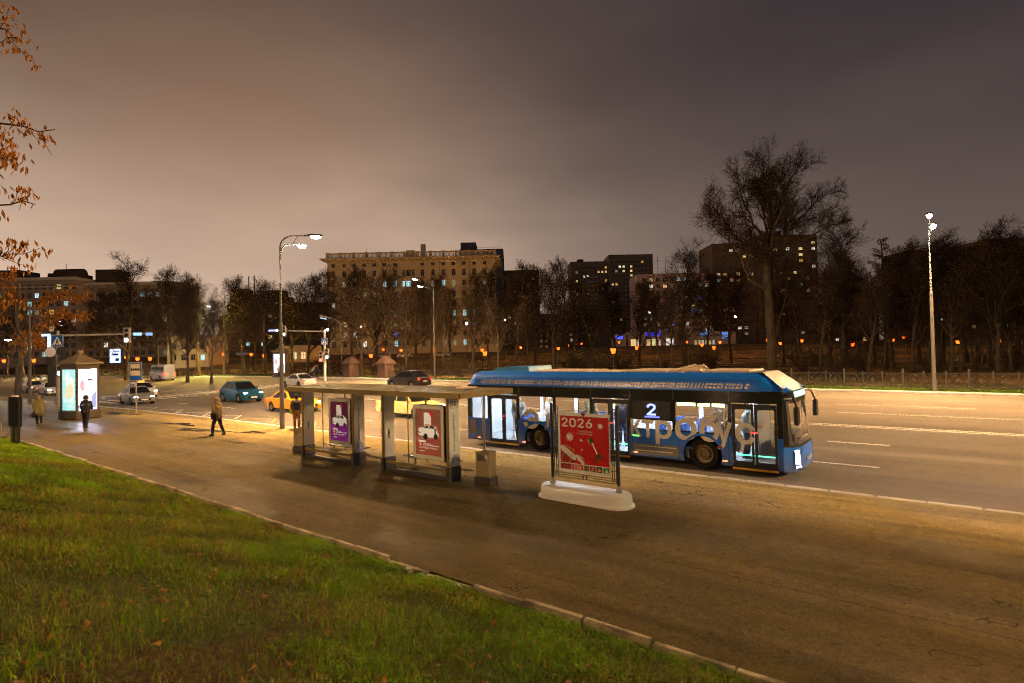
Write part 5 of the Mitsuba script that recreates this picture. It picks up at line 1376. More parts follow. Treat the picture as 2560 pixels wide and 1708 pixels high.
# ---------------------------------------------------------------- holiday stand
IX0, IX1, IY = -8.06, -6.20, 11.92
t = thing('poster_stand', 'red holiday poster hung between two dark posts on a rounded white concrete base', 'poster stand')
sh = LineString([(IX0 + .05, IY), (IX1 - .05, IY)]).buffer(.36, 16); m = M()
prev = None; lay = [(0, .05), (.05, .05), (.09, .0), (.26, -.015), (.31, -.05), (.325, -.10)]; rings = []
for z, o in lay:
    r_ = .36 + o; a1 = np.linspace(-np.pi / 2, np.pi / 2, 14); a2 = a1 + np.pi
    rings.append(np.vstack([np.stack([IX1 - .05 + r_ * np.cos(a1), IY + r_ * np.sin(a1), 0 * a1 + .14 + z], 1), np.stack([IX0 + .05 + r_ * np.cos(a2), IY + r_ * np.sin(a2), 0 * a2 + .14 + z], 1)]))
n = len(rings[0]); v = np.vstack(rings + [[[(IX0 + IX1) / 2, IY, .14 + .325]]]); i = np.arange(n); f = np.vstack([np.stack([k * n + i, k * n + (i + 1) % n, (k + 1) * n + (i + 1) % n, (k + 1) * n + i], 1) for k in range(len(lay) - 1)])
f = np.vstack([f[:, [0, 1, 2]], f[:, [0, 2, 3]], np.stack([(len(lay) - 1) * n + i, (len(lay) - 1) * n + (i + 1) % n, i * 0 + len(lay) * n], 1)]); m.add(v, f)
put('base', m, 'm_concrete', t, smooth=35)
for x in (IX0, IX1):
    put('post', M().tube([(x, IY, .46), (x, IY, 2.50)], .038, 12), 'm_iron', t)
    put('collar', M().lathe((x, IY, .46), [(0, 0), (.085, 0), (.05, .13), (.04, .16), (0, .16)], 14), 'm_steel', t)
PXA, PXB, PZA, PZB = IX0 + .22, IX1 - .185, .80, 2.28
m = M()
for x in (PXA - .145, PXA - .085, PXA - .03, PXB + .03, PXB + .085, PXB + .14): m.box(x - .009, x + .009, IY - .02, IY - .002, .66 if abs(x - (PXA + PXB) / 2) > .85 else .7, 2.42)
for z in (.66, .715, .765): m.box(PXA - .15, PXB + .15, IY - .019, IY - .004, z - .008, z + .008)
for z, a_, b_ in ((2.41, PXA - .15, PXA - .03), (2.33, PXA - .15, PXB + .15), (2.41, PXB + .03, PXB + .15)): m.box(a_, b_, IY - .019, IY - .004, z - .008, z + .008)
for x in ((PXA + PXB) / 2 - .13, (PXA + PXB) / 2 + .08): m.box(x - .009, x + .009, IY - .018, IY - .003, 2.28, 2.56)
for x in ((PXA + PXB) / 2 - .04, (PXA + PXB) / 2 + .06): m.box(x - .012, x + .012, IY - .022, IY - .001, .66, .78)
for z in (.95, 1.7, 2.2): m.box(IX0, PXA, IY - .019, IY - .004, z - .008, z + .008).box(PXB, IX1, IY - .019, IY - .004, z - .008, z + .008)
put('grille', m, 'm_iron', t)
W, H = PXB - PXA, PZB - PZA; cx, cz = (PXA + PXB) / 2, (PZA + PZB) / 2; yy = IY - .045
b = put('poster', M().poly(sbox(-W / 2, -H / 2, W / 2, H / 2).buffer(-.02).buffer(.02), .02, (cx, yy + .02, cz)), 'm_paper', t)


def pp(nm, shp, m_, lay): return put(nm, M().poly(shp, .0016, (cx, yy - .0018 * lay + .0005, cz)), m_, b)


U = lambda x, y: ((x - 100) / 1050 * W - W / 2, H / 2 - y / 1150 * H)      # poster sheet units, 1050 wide and 1150 tall


def ub(x0, y0, x1, y1): a_, c_ = U(x0, y1), U(x1, y0); return sbox(a_[0], a_[1], c_[0], c_[1])


def up_(pts): return Polygon([U(*p_) for p_ in pts])


pp('red_field', ub(148, 62, 1136, 968).buffer(-.012).buffer(.012), 'm_red', 1)
o = U(186, 268); put('year', M().text('2026', 160 / 1150 * H * 1.02, (cx + o[0], yy - .0045, cz + o[1]), (1, 0, 0), (0, 0, 1), .0016, True, 632 / 1050 * W), 'm_paper', b)
for y_, tx in ((358, 'С НОВЫМ ГОДОМ'), (403, 'И РОЖДЕСТВОМ')):
    o = U(512, y_); put('greeting', M().text(tx, 30 / 1150 * H, (cx + o[0], yy - .0045, cz + o[1]), (1, 0, 0), (0, 0, 1), .0016, False, 300 / 1050 * W), 'm_paper', b)


def flake(x, y, r_):
    c_ = U(x, y); q = r_ / 1050 * W; s_ = []
    for k in range(8):
        a_ = k * math.pi / 4 + .2; s_.append(LineString([c_, (c_[0] + q * math.cos(a_), c_[1] + q * math.sin(a_))]).buffer(q * .07))
        s_.append(Point(c_[0] + q * .78 * math.cos(a_), c_[1] + q * .78 * math.sin(a_)).buffer(q * .2)); s_.append(Point(c_[0] + q * .42 * math.cos(a_ + .39), c_[1] + q * .42 * math.sin(a_ + .39)).buffer(q * .10))
    return unary_union(s_)


pp('snowflake', unary_union([flake(350, 470, 76), flake(975, 225, 52), flake(588, 512, 26), flake(598, 690, 18)]), 'm_paper', 2)
pp('gift_print', up_([(148, 760), (215, 745), (480, 900), (470, 968), (148, 968)]), 'm_darkred', 2); pp('gift_print', up_([(148, 690), (160, 640), (220, 640), (480, 820), (470, 905), (410, 900), (250, 790), (160, 720)]), 'm_paper', 3)
pp('gift_print', up_([(470, 820), (500, 790), (560, 820), (660, 960), (600, 968), (490, 880)]), 'm_paper', 3); pp('gift_print', up_([(480, 900), (590, 968), (440, 968)]), 'm_red', 3)
rib = [LineString([U(*p_) for p_ in q]).buffer(.010) for q in ([(225, 760), (160, 960)], [(400, 800), (330, 965)], [(250, 650), (270, 620), (290, 660), (330, 690), (340, 640), (370, 690), (410, 720), (430, 690), (440, 740)], [(540, 850), (560, 800), (590, 860), (610, 830), (640, 900)])]
pp('gift_print', unary_union(rib).intersection(ub(148, 62, 1136, 968)), 'm_gold', 4)
g = random.Random(3); pp('sparkle', unary_union([Point(*U(g.gauss(620, 150), g.gauss(820, 90))).buffer(g.uniform(.002, .006)) for _ in range(40)]).intersection(ub(150, 64, 1134, 960)), 'm_orange', 2)
pp('cracker_print', up_([(770, 560), (840, 540), (930, 730), (870, 780)]), 'm_red', 3); pp('cracker_print', up_([(745, 480), (790, 440), (830, 520), (770, 560)]), 'm_darkgreen', 3); pp('cracker_print', up_([(870, 770), (930, 730), (960, 800), (890, 850)]), 'm_darkgreen', 3)
pp('cracker_print', up_([(795, 545), (815, 535), (915, 740), (895, 755)]), 'm_paper', 4); pp('cracker_print', up_([(705, 500), (745, 470), (770, 600)]), 'm_gold', 3)
pp('bow_print', unary_union([affinity.scale(Point(*U(980, 800)).buffer(.1), 1.1, .6), affinity.scale(Point(*U(870, 880)).buffer(.07), 1.1, .7)]), 'm_darkred', 2)
for (x0, x1, m_) in ((148, 372, 'm_darkred'), (386, 614, 'm_red'), (626, 738, 'm_green'), (752, 864, 'm_darkred'), (880, 994, 'm_darkgreen'), (1012, 1132, 'm_green')):
    pp('icon_tile', ub(x0, 985, x1, 1088).buffer(-.006).buffer(.006), m_, 1)
o = U(420, 1040); put('tile_lettering', M().text('ЗИМА', 38 / 1150 * H, (cx + o[0], yy - .0045, cz + o[1]), (1, 0, 0), (0, 0, 1), .0016, True, 160 / 1050 * W), 'm_paper', b)
o = U(420, 1074); put('tile_lettering', M().text('В МОСКВЕ', 20 / 1150 * H, (cx + o[0], yy - .0045, cz + o[1]), (1, 0, 0), (0, 0, 1), .0016, True, 160 / 1050 * W), 'm_paper', b)
c_ = U(682, 1040); pp('heart_icon', unary_union([Point(c_[0] - .022, c_[1] + .012).buffer(.026), Point(c_[0] + .022, c_[1] + .012).buffer(.026), Polygon([(c_[0] - .045, c_[1] + .003), (c_[0] + .045, c_[1] + .003), (c_[0], c_[1] - .05)])]), 'm_red', 2)
c_ = U(800, 1050); pp('note_icon', unary_union([affinity.scale(Point(c_[0] - .01, c_[1] - .025).buffer(.018), 1.2, .8), sbox(c_[0] + .006, c_[1] - .025, c_[0] + .013, c_[1] + .05), LineString([(c_[0] + .01, c_[1] + .05), (c_[0] + .035, c_[1] + .025), (c_[0] + .03, c_[1])]).buffer(.006)]), 'm_paper', 2)
c_ = U(937, 1045); pp('bell_icon', unary_union([Polygon([(c_[0] - .05, c_[1] - .035), (c_[0] + .05, c_[1] - .035), (c_[0] + .025, c_[1] + .04), (c_[0] - .025, c_[1] + .04)])]), 'm_orange', 2)
c_ = U(1072, 1045); pp('tree_icon', Polygon([(c_[0] - .04, c_[1] - .045), (c_[0] + .05, c_[1] - .045), (c_[0] + .005, c_[1] + .05)]), 'm_paper', 2)
c_ = U(225, 1036); pp('crest_icon', unary_union([Point(*c_).buffer(.03).difference(Point(*c_).buffer(.022)), Point(*c_).buffer(.012), sbox(c_[0] + .05, c_[1] + .008, c_[0] + .10, c_[1] + .018), sbox(c_[0] + .05, c_[1] - .012, c_[0] + .115, c_[1] - .002)]), 'm_brickpale', 2)
put('clip', M().poly(Polygon([(-.05, .02), (.055, .02), (.045, -.05), (0, -.085), (-.04, -.05)]), .012, (cx + .02, yy - .004, PZB - .0)), 'm_darkred', t)

# ---------------------------------------------------------------- bus
BY0, BY1, GZ = 17.3, 19.82, .06
t = bus = thing('bus', 'blue and black electric city bus with lit windows driving past the shelter', 'bus')
RX = (1, 0, 0)
WRX, WFX = -12.36, -6.10
doors = [(-14.72, -13.26), (-9.98, -8.56), (-5.20, -3.93)]
wins_ = [(-15.66, -14.80, 1.16, 2.06), (-13.20, -11.62, 1.20, 2.12), (-11.52, -10.05, 1.20, 2.12), (-8.46, -7.04, 1.20, 1.50), (-6.94, -5.30, 1.22, 2.12)]


def rr(x0, x1, z0, z1, r_=.05): return sbox(x0, z0, x1, z1).buffer(-r_).buffer(r_)


side = sbox(-15.88, .27, -3.78, 2.52)
arches = unary_union([Point(x, .50).buffer(.60, 20) for x in (WRX, WFX)] + [sbox(x - .60, 0, x + .60, .5) for x in (WRX, WFX)])
dsh = unary_union([sbox(a, .22, b, 2.16) for a, b in doors])
wsh = unary_union([rr(*w) for w in ((w[0], w[1], w[2], w[3]) for w in wins_)])
low = side.intersection(sbox(-20, 0, 0, 1.18)).difference(arches).difference(dsh).difference(wsh)
upp = side.intersection(sbox(-20, 1.18, 0, 2.6)).difference(dsh).difference(wsh)
put('lower_panel', M().poly(low, .05, (0, BY0 + .05, 0)), 'm_blue', bus)
put('window_band', M().poly(upp, .05, (0, BY0 + .05, 0)), 'm_blackgloss', bus)
for x in (WRX, WFX): put('arch_trim', M().poly(Point(x, .50).buffer(.67, 20).difference(Point(x, .50).buffer(.60, 20)).intersection(sbox(-20, .28, 0, 2)), .012, (0, BY0 + .002, 0)), 'm_blue', bus)
for x in (-15.35, -12.98, -11.6, -10.15, -8.44, -6.85, -5.3, -3.88): put('panel_seam', M().box(x - .006, x + .006, BY0 - .002, BY0 + .01, .30, 1.17), 'm_black', bus)
for x in (-13.2, -11.58, -10.0, -8.5, -7.0, -5.26): put('panel_seam', M().box(x - .005, x + .005, BY0 - .003, BY0 + .01, 2.18, 2.5), 'm_greycap', bus)
put('skirt_rail', M().rbox(-15.85, -12.98, BY0 - .006, BY0 + .02, .27, .30, .004).rbox(-11.74, -6.72, BY0 - .006, BY0 + .02, .27, .30, .004), 'm_black', bus)
# far side
fwin = [(-15.5 + k * 1.72, -15.5 + k * 1.72 + 1.56, 1.2, 2.12) for k in range(7)]
put('far_panel', M().poly(side.difference(unary_union([rr(*w) for w in fwin])).difference(arches), .05, (0, BY1, 0)), 'm_innerwhite', bus)
for w in fwin: put('window', M().quad([w[0], BY1 - .02, w[2]], [w[1], BY1 - .02, w[2]], [w[1], BY1 - .02, w[3]], [w[0], BY1 - .02, w[3]]), 'm_pane', bus)
for w in wins_: put('window', M().quad([w[0], BY0 + .025, w[2]], [w[1], BY0 + .025, w[2]], [w[1], BY0 + .025, w[3]], [w[0], BY0 + .025, w[3]]), 'm_pane', bus)
put('rear_wall', M().rbox(-15.92, -15.84, BY0, BY1, .27, 2.52, .03), 'm_blue', bus)
put('rear_lining', M().box(-15.82, -15.79, BY0 + .07, BY1 - .07, .36, 2.2), 'm_innerwhite', bus)
m = M().box(-15.8, -3.9, BY0 + .54, BY1 - .54, .30, .36)
for a, b in ((-15.8, WRX - .63), (WRX + .63, WFX - .63), (WFX + .63, -3.9)): m.box(a, b, BY0 + .06, BY0 + .54, .30, .36).box(a, b, BY1 - .54, BY1 - .06, .30, .36)
put('floor', m, 'm_innergrey', bus)
put('ceiling', M().box(-15.8, -3.6, BY0 + .06, BY1 - .06, 2.30, 2.34), 'm_innerwhite', bus)
put('ceiling_edge', M().poly(Polygon([(BY0 + .06, 2.1), (BY0 + .10, 2.1), (BY0 + .35, 2.3), (BY0 + .06, 2.3)]), 12.0, (-3.7, 0, 0), (0, 1, 0), (0, 0, 1)) if False else M().box(-15.7, -3.9, BY0 + .07, BY0 + .28, 2.16, 2.3).box(-15.7, -3.9, BY1 - .28, BY1 - .07, 2.16, 2.3), 'm_innerwhite', bus)
for y in (BY0 + .75, BY1 - .75):
    for a, b in ((-15.3, -11.6), (-11.2, -7.6), (-7.2, -4.6)):
        put('light_strip', M().box(a, b, y - .09, y + .09, 2.275, 2.295), 'm_winglass', bus, emitter=glow((30, 38, 43), 3.0))
for k, x in enumerate((-12.9, -11.3, -10.6, -7.4, -6.6)):
    for y in (BY0 + .45, BY1 - .45):
        if y < 18 and any(a - .3 < x < b + .1 for a, b in doors): continue
        b = put('seat', M().rbox(x - .22, x + .22, y - .36, y + .36, .62, .74, .03).rbox(x - .25, x - .17, y - .36, y + .36, .74, 1.42, .03), 'm_seatblue', bus)
        put('seat_foot', M().box(x - .18, x + .18, y - .3, y + .3, .36, .62), 'm_innergrey', b)
for x, y in ((-13.9, 17.85), (-13.0, 18.9), (-9.3, 17.9), (-9.9, 18.9), (-5.6, 17.9), (-7.9, 18.9)):
    put('hand_pole', M().tube([(x, y, .36), (x, y, 2.3)], .018, 6), 'm_yellow', bus)
put('cab_wall', M().rbox(-4.75, -4.69, 18.35, BY1 - .06, .36, 2.1, .02), 'm_innergrey', bus)
# doors
for k, (a, b) in enumerate(doors):
    mid_ = (a + b) / 2
    for x0, x1 in ((a + .015, mid_ - .012), (mid_ + .012, b - .015)):
        fr = sbox(x0, .26, x1, 2.13).difference(rr(x0 + .075, x1 - .06, .44 if k == 2 else .38, 1.98))
        d_ = put('door', M().poly(fr, .04, (0, BY0 + .05, 0)), 'm_black', bus)
        put('pane', M().quad([x0 + .05, BY0 + .03, .36], [x1 - .04, BY0 + .03, .36], [x1 - .04, BY0 + .03, 2.0], [x0 + .05, BY0 + .03, 2.0]), 'm_pane', d_)
        put('grip', M().tube([(x1 - .10, BY0 + .09, .9), (x1 - .10, BY0 + .09, 1.5)], .014, 6), 'm_yellow', d_)
    put('door_sill', M().rbox(a, b, BY0 - .01, BY0 + .08, .19, .245, .01), 'm_yellow', bus)
    put('red_lamp', M().rbox(mid_ - .09, mid_ + .10, BY0 - .012, BY0 - .002, 1.285, 1.325, .004), 'm_redlens', bus, emitter=glow((3.5, .12, .10), .03))
    if k: put('step_light', M().box(a + .1, b - .1, BY0 + .09, BY0 + .12, .60, .63), 'm_winglass', bus, emitter=glow((.25, 2.6, 1.3) if k else (1, 1, 1), .3))
# side marker lamps
for x, z in ((-15.28, .36), (-12.98, .36), (-8.33, .40), (-5.42, .40), (-10.3, .38)):
    put('marker_lamp', M().rbox(x - .075, x + .075, BY0 - .014, BY0 - .002, z - .022, z + .022, .004), 'm_redlens', bus, emitter=glow((4.0, .75, .25), .03))
put('marker_lamp', M().rbox(-8.43, -8.20, BY0 - .014, BY0 - .002, .93, .975, .004), 'm_winglass', bus, emitter=glow((.4, 2.6, .25), .03))
put('marker_lamp', M().rbox(-5.66, -5.48, BY0 - .014, BY0 - .002, .78, .82, .004), 'm_redlens', bus)
# route display and destination strip behind the dark band
b = put('route_display', M().box(-8.40, -7.10, BY0 - .004, BY0 - .001, 1.54, 2.12), 'm_black', bus)
put('route_number', M().text('2', .36, (-7.73, BY0 - .006, 1.66), RX, (0, 0, 1), .003, True, .32, True), 'm_winglass', b, emitter=glow((.75, .95, 3.2), .05))
put('route_bar', M().box(-7.98, -7.47, BY0 - .009, BY0 - .006, 1.575, 1.625), 'm_winglass', b, emitter=glow((.35, .42, 2.8), .03))
b = put('destination_display', M().box(-6.92, -5.36, BY0 + .07, BY0 + .09, 1.99, 2.13), 'm_black', bus)
g = random.Random(9); m = M(); x = -6.90
while x < -5.42:
    l = g.uniform(.05, .11); h_ = .105 if g.random() < .6 else .085; m.box(x, x + l, BY0 + .062, BY0 + .069, 2.005, 2.005 + h_); x += l + .014 + (.06 if g.random() < .12 else 0)
put('led_rows', m, 'm_winglass', b, emitter=glow((3.4, 3.3, 1.3), .08))
# roof: side fairing, covers, front cap
prof = [(BY0 - .01, 2.50), (BY0 - .01, 2.56), (BY0 + .03, 2.80), (BY0 + .16, 2.99), (BY0 + .34, 3.05), (BY0 + .40, 3.05), (BY0 + .40, 2.50)]


def fairing(mirror):
    xs_ = [(-15.86, .62, .30), (-15.70, .9, .12), (-15.45, 1.0, .0), (-4.55, 1.0, 0), (-4.25, .80, .03), (-3.92, .45, .08), (-3.62, .12, .14)]
    v = []
    for x, k, ins in xs_:
        for y, z in prof:
            y_ = y + ins * .5; z_ = 2.50 + (z - 2.50) * k
            v.append([x, y_ if not mirror else BY0 + BY1 - y_, z_])
    n = len(prof); f = []
    for a in range(len(xs_) - 1):
        for c in range(n - 1):
            q = [a * n + c, (a + 1) * n + c, (a + 1) * n + c + 1, a * n + c + 1]; f.append(q if not mirror else q[::-1])
    return np.array(v), np.array(f)


put('roof_fairing', fairing(False), 'm_blue', bus, smooth=30); put('roof_fairing', fairing(True), 'm_blue', bus, smooth=30)
put('gutter', M().box(-15.6, -4.3, BY0 - .018, BY0 + .02, 2.885 - .06, 2.90 - .06), 'm_signblue', bus)
put('roof_deck', M().box(-15.6, -4.4, BY0 + .3, BY1 - .3, 2.5, 2.98), 'm_roofbeige', bus)
for a, b, z in ((-12.7, -10.4, 3.10), (-10.2, -9.1, 3.07), (-8.9, -7.4, 3.12), (-6.2, -4.75, 3.12)): put('roof_cover', M().rbox(a, b, BY0 + .42, BY1 - .35, 2.97, z, .03), 'm_roofbeige', bus)
put('roof_pod', M().tm(trimesh.convex.convex_hull(np.array([[x, y, z] for x, z in ((-15.2, 3.0), (-14.5, 3.22), (-13.1, 3.25), (-13.0, 2.98)) for y in (BY0 + .5, BY1 - .4)]))), 'm_bluelight', bus)
m = M()
for k in range(6): m.tube([(-7.2 + k * .12, 18.0 + .1 * k, 3.12), (-6.9 + k * .10, 18.5, 3.22 + .03 * (k % 3)), (-6.5 + k * .03, 19.0 - .05 * k, 3.14)], .03, 6)
m.rbox(-7.2, -6.4, 18.2, 18.9, 3.06, 3.16, .02)
put('charger_gear', m, 'm_roofbeige', bus)
# pattern along the fairing: slanted white letters too small to read
m = M(); g = random.Random(12); x = -15.15
while x < -4.75:
    w_ = g.choice((.07, .09, .10)); 
    sh = Polygon([(x, 0), (x + w_ * .45, 0), (x + w_ * .45 + .05, .15), (x + .05, .15)]) if g.random() < .5 else unary_union([Polygon([(x, 0), (x + w_, 0), (x + w_ + .012, .045), (x + .012, .045)]), Polygon([(x + .035, .10), (x + w_ + .035, .10), (x + w_ + .05, .15), (x + .05, .15)]), Polygon([(x, 0), (x + .03, 0), (x + .08, .15), (x + .05, .15)])])
    m.poly(sh, .004, (0, BY0 - .008, 2.585), RX, unit(np.array([0, .17, 1]))); x += w_ + .028
put('fairing_lettering', m, 'm_paper', bus)
# front
fy = np.linspace(0, 1, 13); bow = lambda q, k: -3.78 + k * (1 - (2 * q - 1) ** 4) ** .5


def front(z0, z1, k0, k1, off=0.0, y0=0.0, y1=1.0, n=13):
    q = np.linspace(y0, y1, n); y = BY0 + .01 + q * (BY1 - BY0 - .02)
    v = np.vstack([np.stack([bow(q, k0) + off, y, 0 * q + z0], 1), np.stack([bow(q, k1) + off, y, 0 * q + z1], 1)]); i = np.arange(n - 1)
    return v, np.stack([i, i + 1, n + i + 1, n + i], 1)


put('front_bumper', M().add(*front(.24, .30, .36, .42)).add(*front(.30, .62, .42, .42)).add(*front(.62, .94, .42, .38)), 'm_blue', bus, smooth=30)
put('front_panel', M().add(*front(.94, 1.02, .385, .37)), 'm_black', bus, smooth=30)
put('windshield', M().add(*front(1.02, 2.18, .375, .22)), 'm_pane', bus, smooth=30)
put('windshield_frame', M().add(*front(2.18, 2.30, .225, .22)).add(*front(1.0, 2.3, .38, .21, .004, 0, .05, 4)).add(*front(1.0, 2.3, .38, .21, .004, .95, 1, 4)), 'm_black', bus, smooth=30)
put('front_display', M().add(*front(2.30, 2.52, .22, .17)), 'm_blackgloss', bus, smooth=30)
put('front_leds', M().add(*front(2.33, 2.49, .223, .178, .012, .22, .86, 9)), 'm_winglass', bus, emitter=glow((1.1, 2.2, 1.3), .1))
put('front_cap', M().add(*front(2.52, 2.62, .17, .06)).add(np.vstack([front(2.62, 2.62, .06, .06)[0][:13], np.stack([0 * fy - 4.35, BY0 + .3 + fy * (BY1 - BY0 - .6), 0 * fy + 3.06], 1)]), np.stack([np.arange(12), np.arange(12) + 1, 13 + np.arange(12) + 1, 13 + np.arange(12)], 1)).add(np.vstack([np.stack([0 * fy - 4.35, BY0 + .3 + fy * (BY1 - BY0 - .6), 0 * fy + 3.06], 1), np.stack([0 * fy - 4.8, BY0 + .3 + fy * (BY1 - BY0 - .6), 0 * fy + 3.05], 1)]), np.stack([np.arange(12), np.arange(12) + 1, 13 + np.arange(12) + 1, 13 + np.arange(12)], 1)), 'm_greycap', bus, smooth=30)
put('dashboard', M().rbox(-3.95, -3.55, BY0 + .2, BY1 - .2, .95, 1.08, .03), 'm_black', bus)
for y0, y1 in ((.055, .13), (.87, .945)):
    put('headlight', M().add(*front(.46, .86, .42, .39, .02, y0, y1, 5)), 'm_winglass', bus, emitter=glow((5.5, 6.2, 8.5), .6))
    put('fog_light', M().add(*front(.36, .42, .42, .42, .02, y0, y1 + .02, 4)), 'm_winglass', bus, emitter=glow((2.5, 2.8, 3.5), .1))
put('licence_plate', M().add(*front(.48, .60, .42, .42, .015, .36, .62, 5)), 'm_white', bus)
for s_, y in ((-1, BY0 - .12), (1, BY1 + .12)):
    b = put('mirror', M().rbox(-3.46, -3.32, y - .10, y + .10, 1.62, 2.12, .03), 'm_black', bus)
    put('mirror_arm', M().tube([(-3.75, y - s_ * .2, 2.42), (-3.50, y - s_ * .05, 2.42), (-3.39, y, 2.12)], .025, 6), 'm_black', b)
for x in (WRX, WFX):
    for y0, s_ in ((BY0 + .07, 1), (BY1 - .07, -1)):
        w_ = put('wheel', M().lathe((0, 0, 0), [(.30, -.14), (.44, -.14), (.475, -.10), (.475, .10), (.44, .14), (.30, .14), (.30, -.14)], 32), 'm_rubber', bus, smooth=30, tw=T().translate([x, y0 + s_ * .16, GZ + .475]).rotate([1, 0, 0], 90 * s_))
        put('rim', M().lathe((0, 0, 0), [(0, .05), (.10, .05), (.12, .10), (.18, .10), (.20, .02), (.29, .04), (.305, .12), (.305, -.02), (0, -.02)], 28), 'm_hub', w_, smooth=30, tw=T().translate([x, y0 + s_ * .16, GZ + .475]).rotate([1, 0, 0], 90 * s_))
        nuts = M()
        for k in range(10): a_ = k * math.pi / 5; nuts.box(.145 * math.cos(a_) - .013, .145 * math.cos(a_) + .013, .145 * math.sin(a_) - .013, .145 * math.sin(a_) + .013, .095, .125)
        put('nuts', nuts, 'm_iron', w_, tw=T().translate([x, y0 + s_ * .16, GZ + .475]).rotate([1, 0, 0], 90 * s_))
put('chassis', M().box(-15.6, -4.0, BY0 + .55, BY1 - .55, .26, .34).box(-15.7, -13.2, BY0 + .3, BY1 - .3, .22, .3), 'm_black', bus)
m = M()
for x in (WRX, WFX): m.poly(Point(x, .50).buffer(.60, 20).intersection(sbox(-20, .3, 0, 2)), .02, (0, BY0 + .52, 0))
for x in (WRX, WFX):
    th = np.linspace(-.34, math.pi + .34, 20); n = len(th)
    v = np.vstack([np.stack([x + .60 * np.cos(th), 0 * th + yy_, .5 + .60 * np.sin(th)], 1) for yy_ in (BY0 + .04, BY0 + .52)]); i = np.arange(n - 1)
    m.add(v, np.stack([i, i + 1, n + i + 1, n + i], 1))
put('wheel_well', m, 'm_black', bus)
put('side_grille', M().rbox(-15.80, -15.45, BY0 - .008, BY0, .55, 1.08, .003).rbox(-8.42, -6.86, BY0 - .008, BY0, .36, .70, .003), 'm_greycap', bus)
put('service_lines', M().box(-8.35, -6.95, BY0 - .012, BY0 - .009, .625, .645).box(-8.35, -7.05, BY0 - .012, BY0 - .009, .47, .50), 'm_paper', bus)
put('tail_lamp', M().rbox(-15.93, -15.90, BY0 + .03, BY0 + .18, .95, 1.35, .01), 'm_redlens', bus, emitter=glow((2.2, .1, .12), .03))
# lettering over panels, glass and door
for ch, x, z, h, w_ in (('э', -13.0, .93, .86, .74), ('л', -12.02, .93, .80, .50), ('е', -11.2, .93, .80, .56), ('к', -8.50, .95, .72, .38), ('т', -8.10, .95, .72, .42), ('р', -7.62, .95, .72, .56), ('о', -6.96, .97, .82, .70), ('б', -6.18, .97, .80, .62), ('у', -5.66, .98, .76, .46), ('с', -5.10, .99, .76, .56)):
    put('letter', M().text(ch, h, (x, BY0 - .002, z), RX, (0, 0, 1), .004, True, w_), 'm_letters', bus)


def headlamp(x, y, z, dirv, power, col=(.86, .93, 1.15), cut=26):
    d = np.array(dirv, float); k = numbered('headlamp_beam')
    scene[k] = {'type': 'spot', 'to_world': T().look_at(origin=[x, y, z], target=(np.array([x, y, z]) + d).tolist(), up=[0, 0, 1]), 'intensity': {'type': 'rgb', 'value': [power * c for c in col]}, 'cutoff_angle': float(cut), 'beam_width': float(cut) * .35, 'sampling_weight': .7}


headlamp(-3.30, BY0 + .25, .66, (1, -.18, -.42), 160, (.22, .40, 1.35), 38); headlamp(-3.30, BY0 + .25, .66, (1, 0, -.07), 30, cut=20); headlamp(-3.30, BY1 - .25, .66, (1, 0, -.07), 30, cut=20)

# ---------------------------------------------------------------- cars


def wprof(p, L, W, kind):
    """Plan and tumblehome of a car body."""
    q = p.copy(); x, z = p[:, 0] / (L / 2), p[:, 2]
    k = 1 - .16 * np.clip((np.abs(x) - .55) / .45, 0, 1) ** 2
    hb = {'van': 1.1, 'suv': 1.0}.get(kind, .86)
    k = k * (1 - .05 * np.clip((.5 - z) / .4, 0, 1)) * (1 - (.10 if kind == 'van' else .26) * np.clip((z - hb) / .55, 0, 1) ** 1.1)
    q[:, 1] *= k
    return q


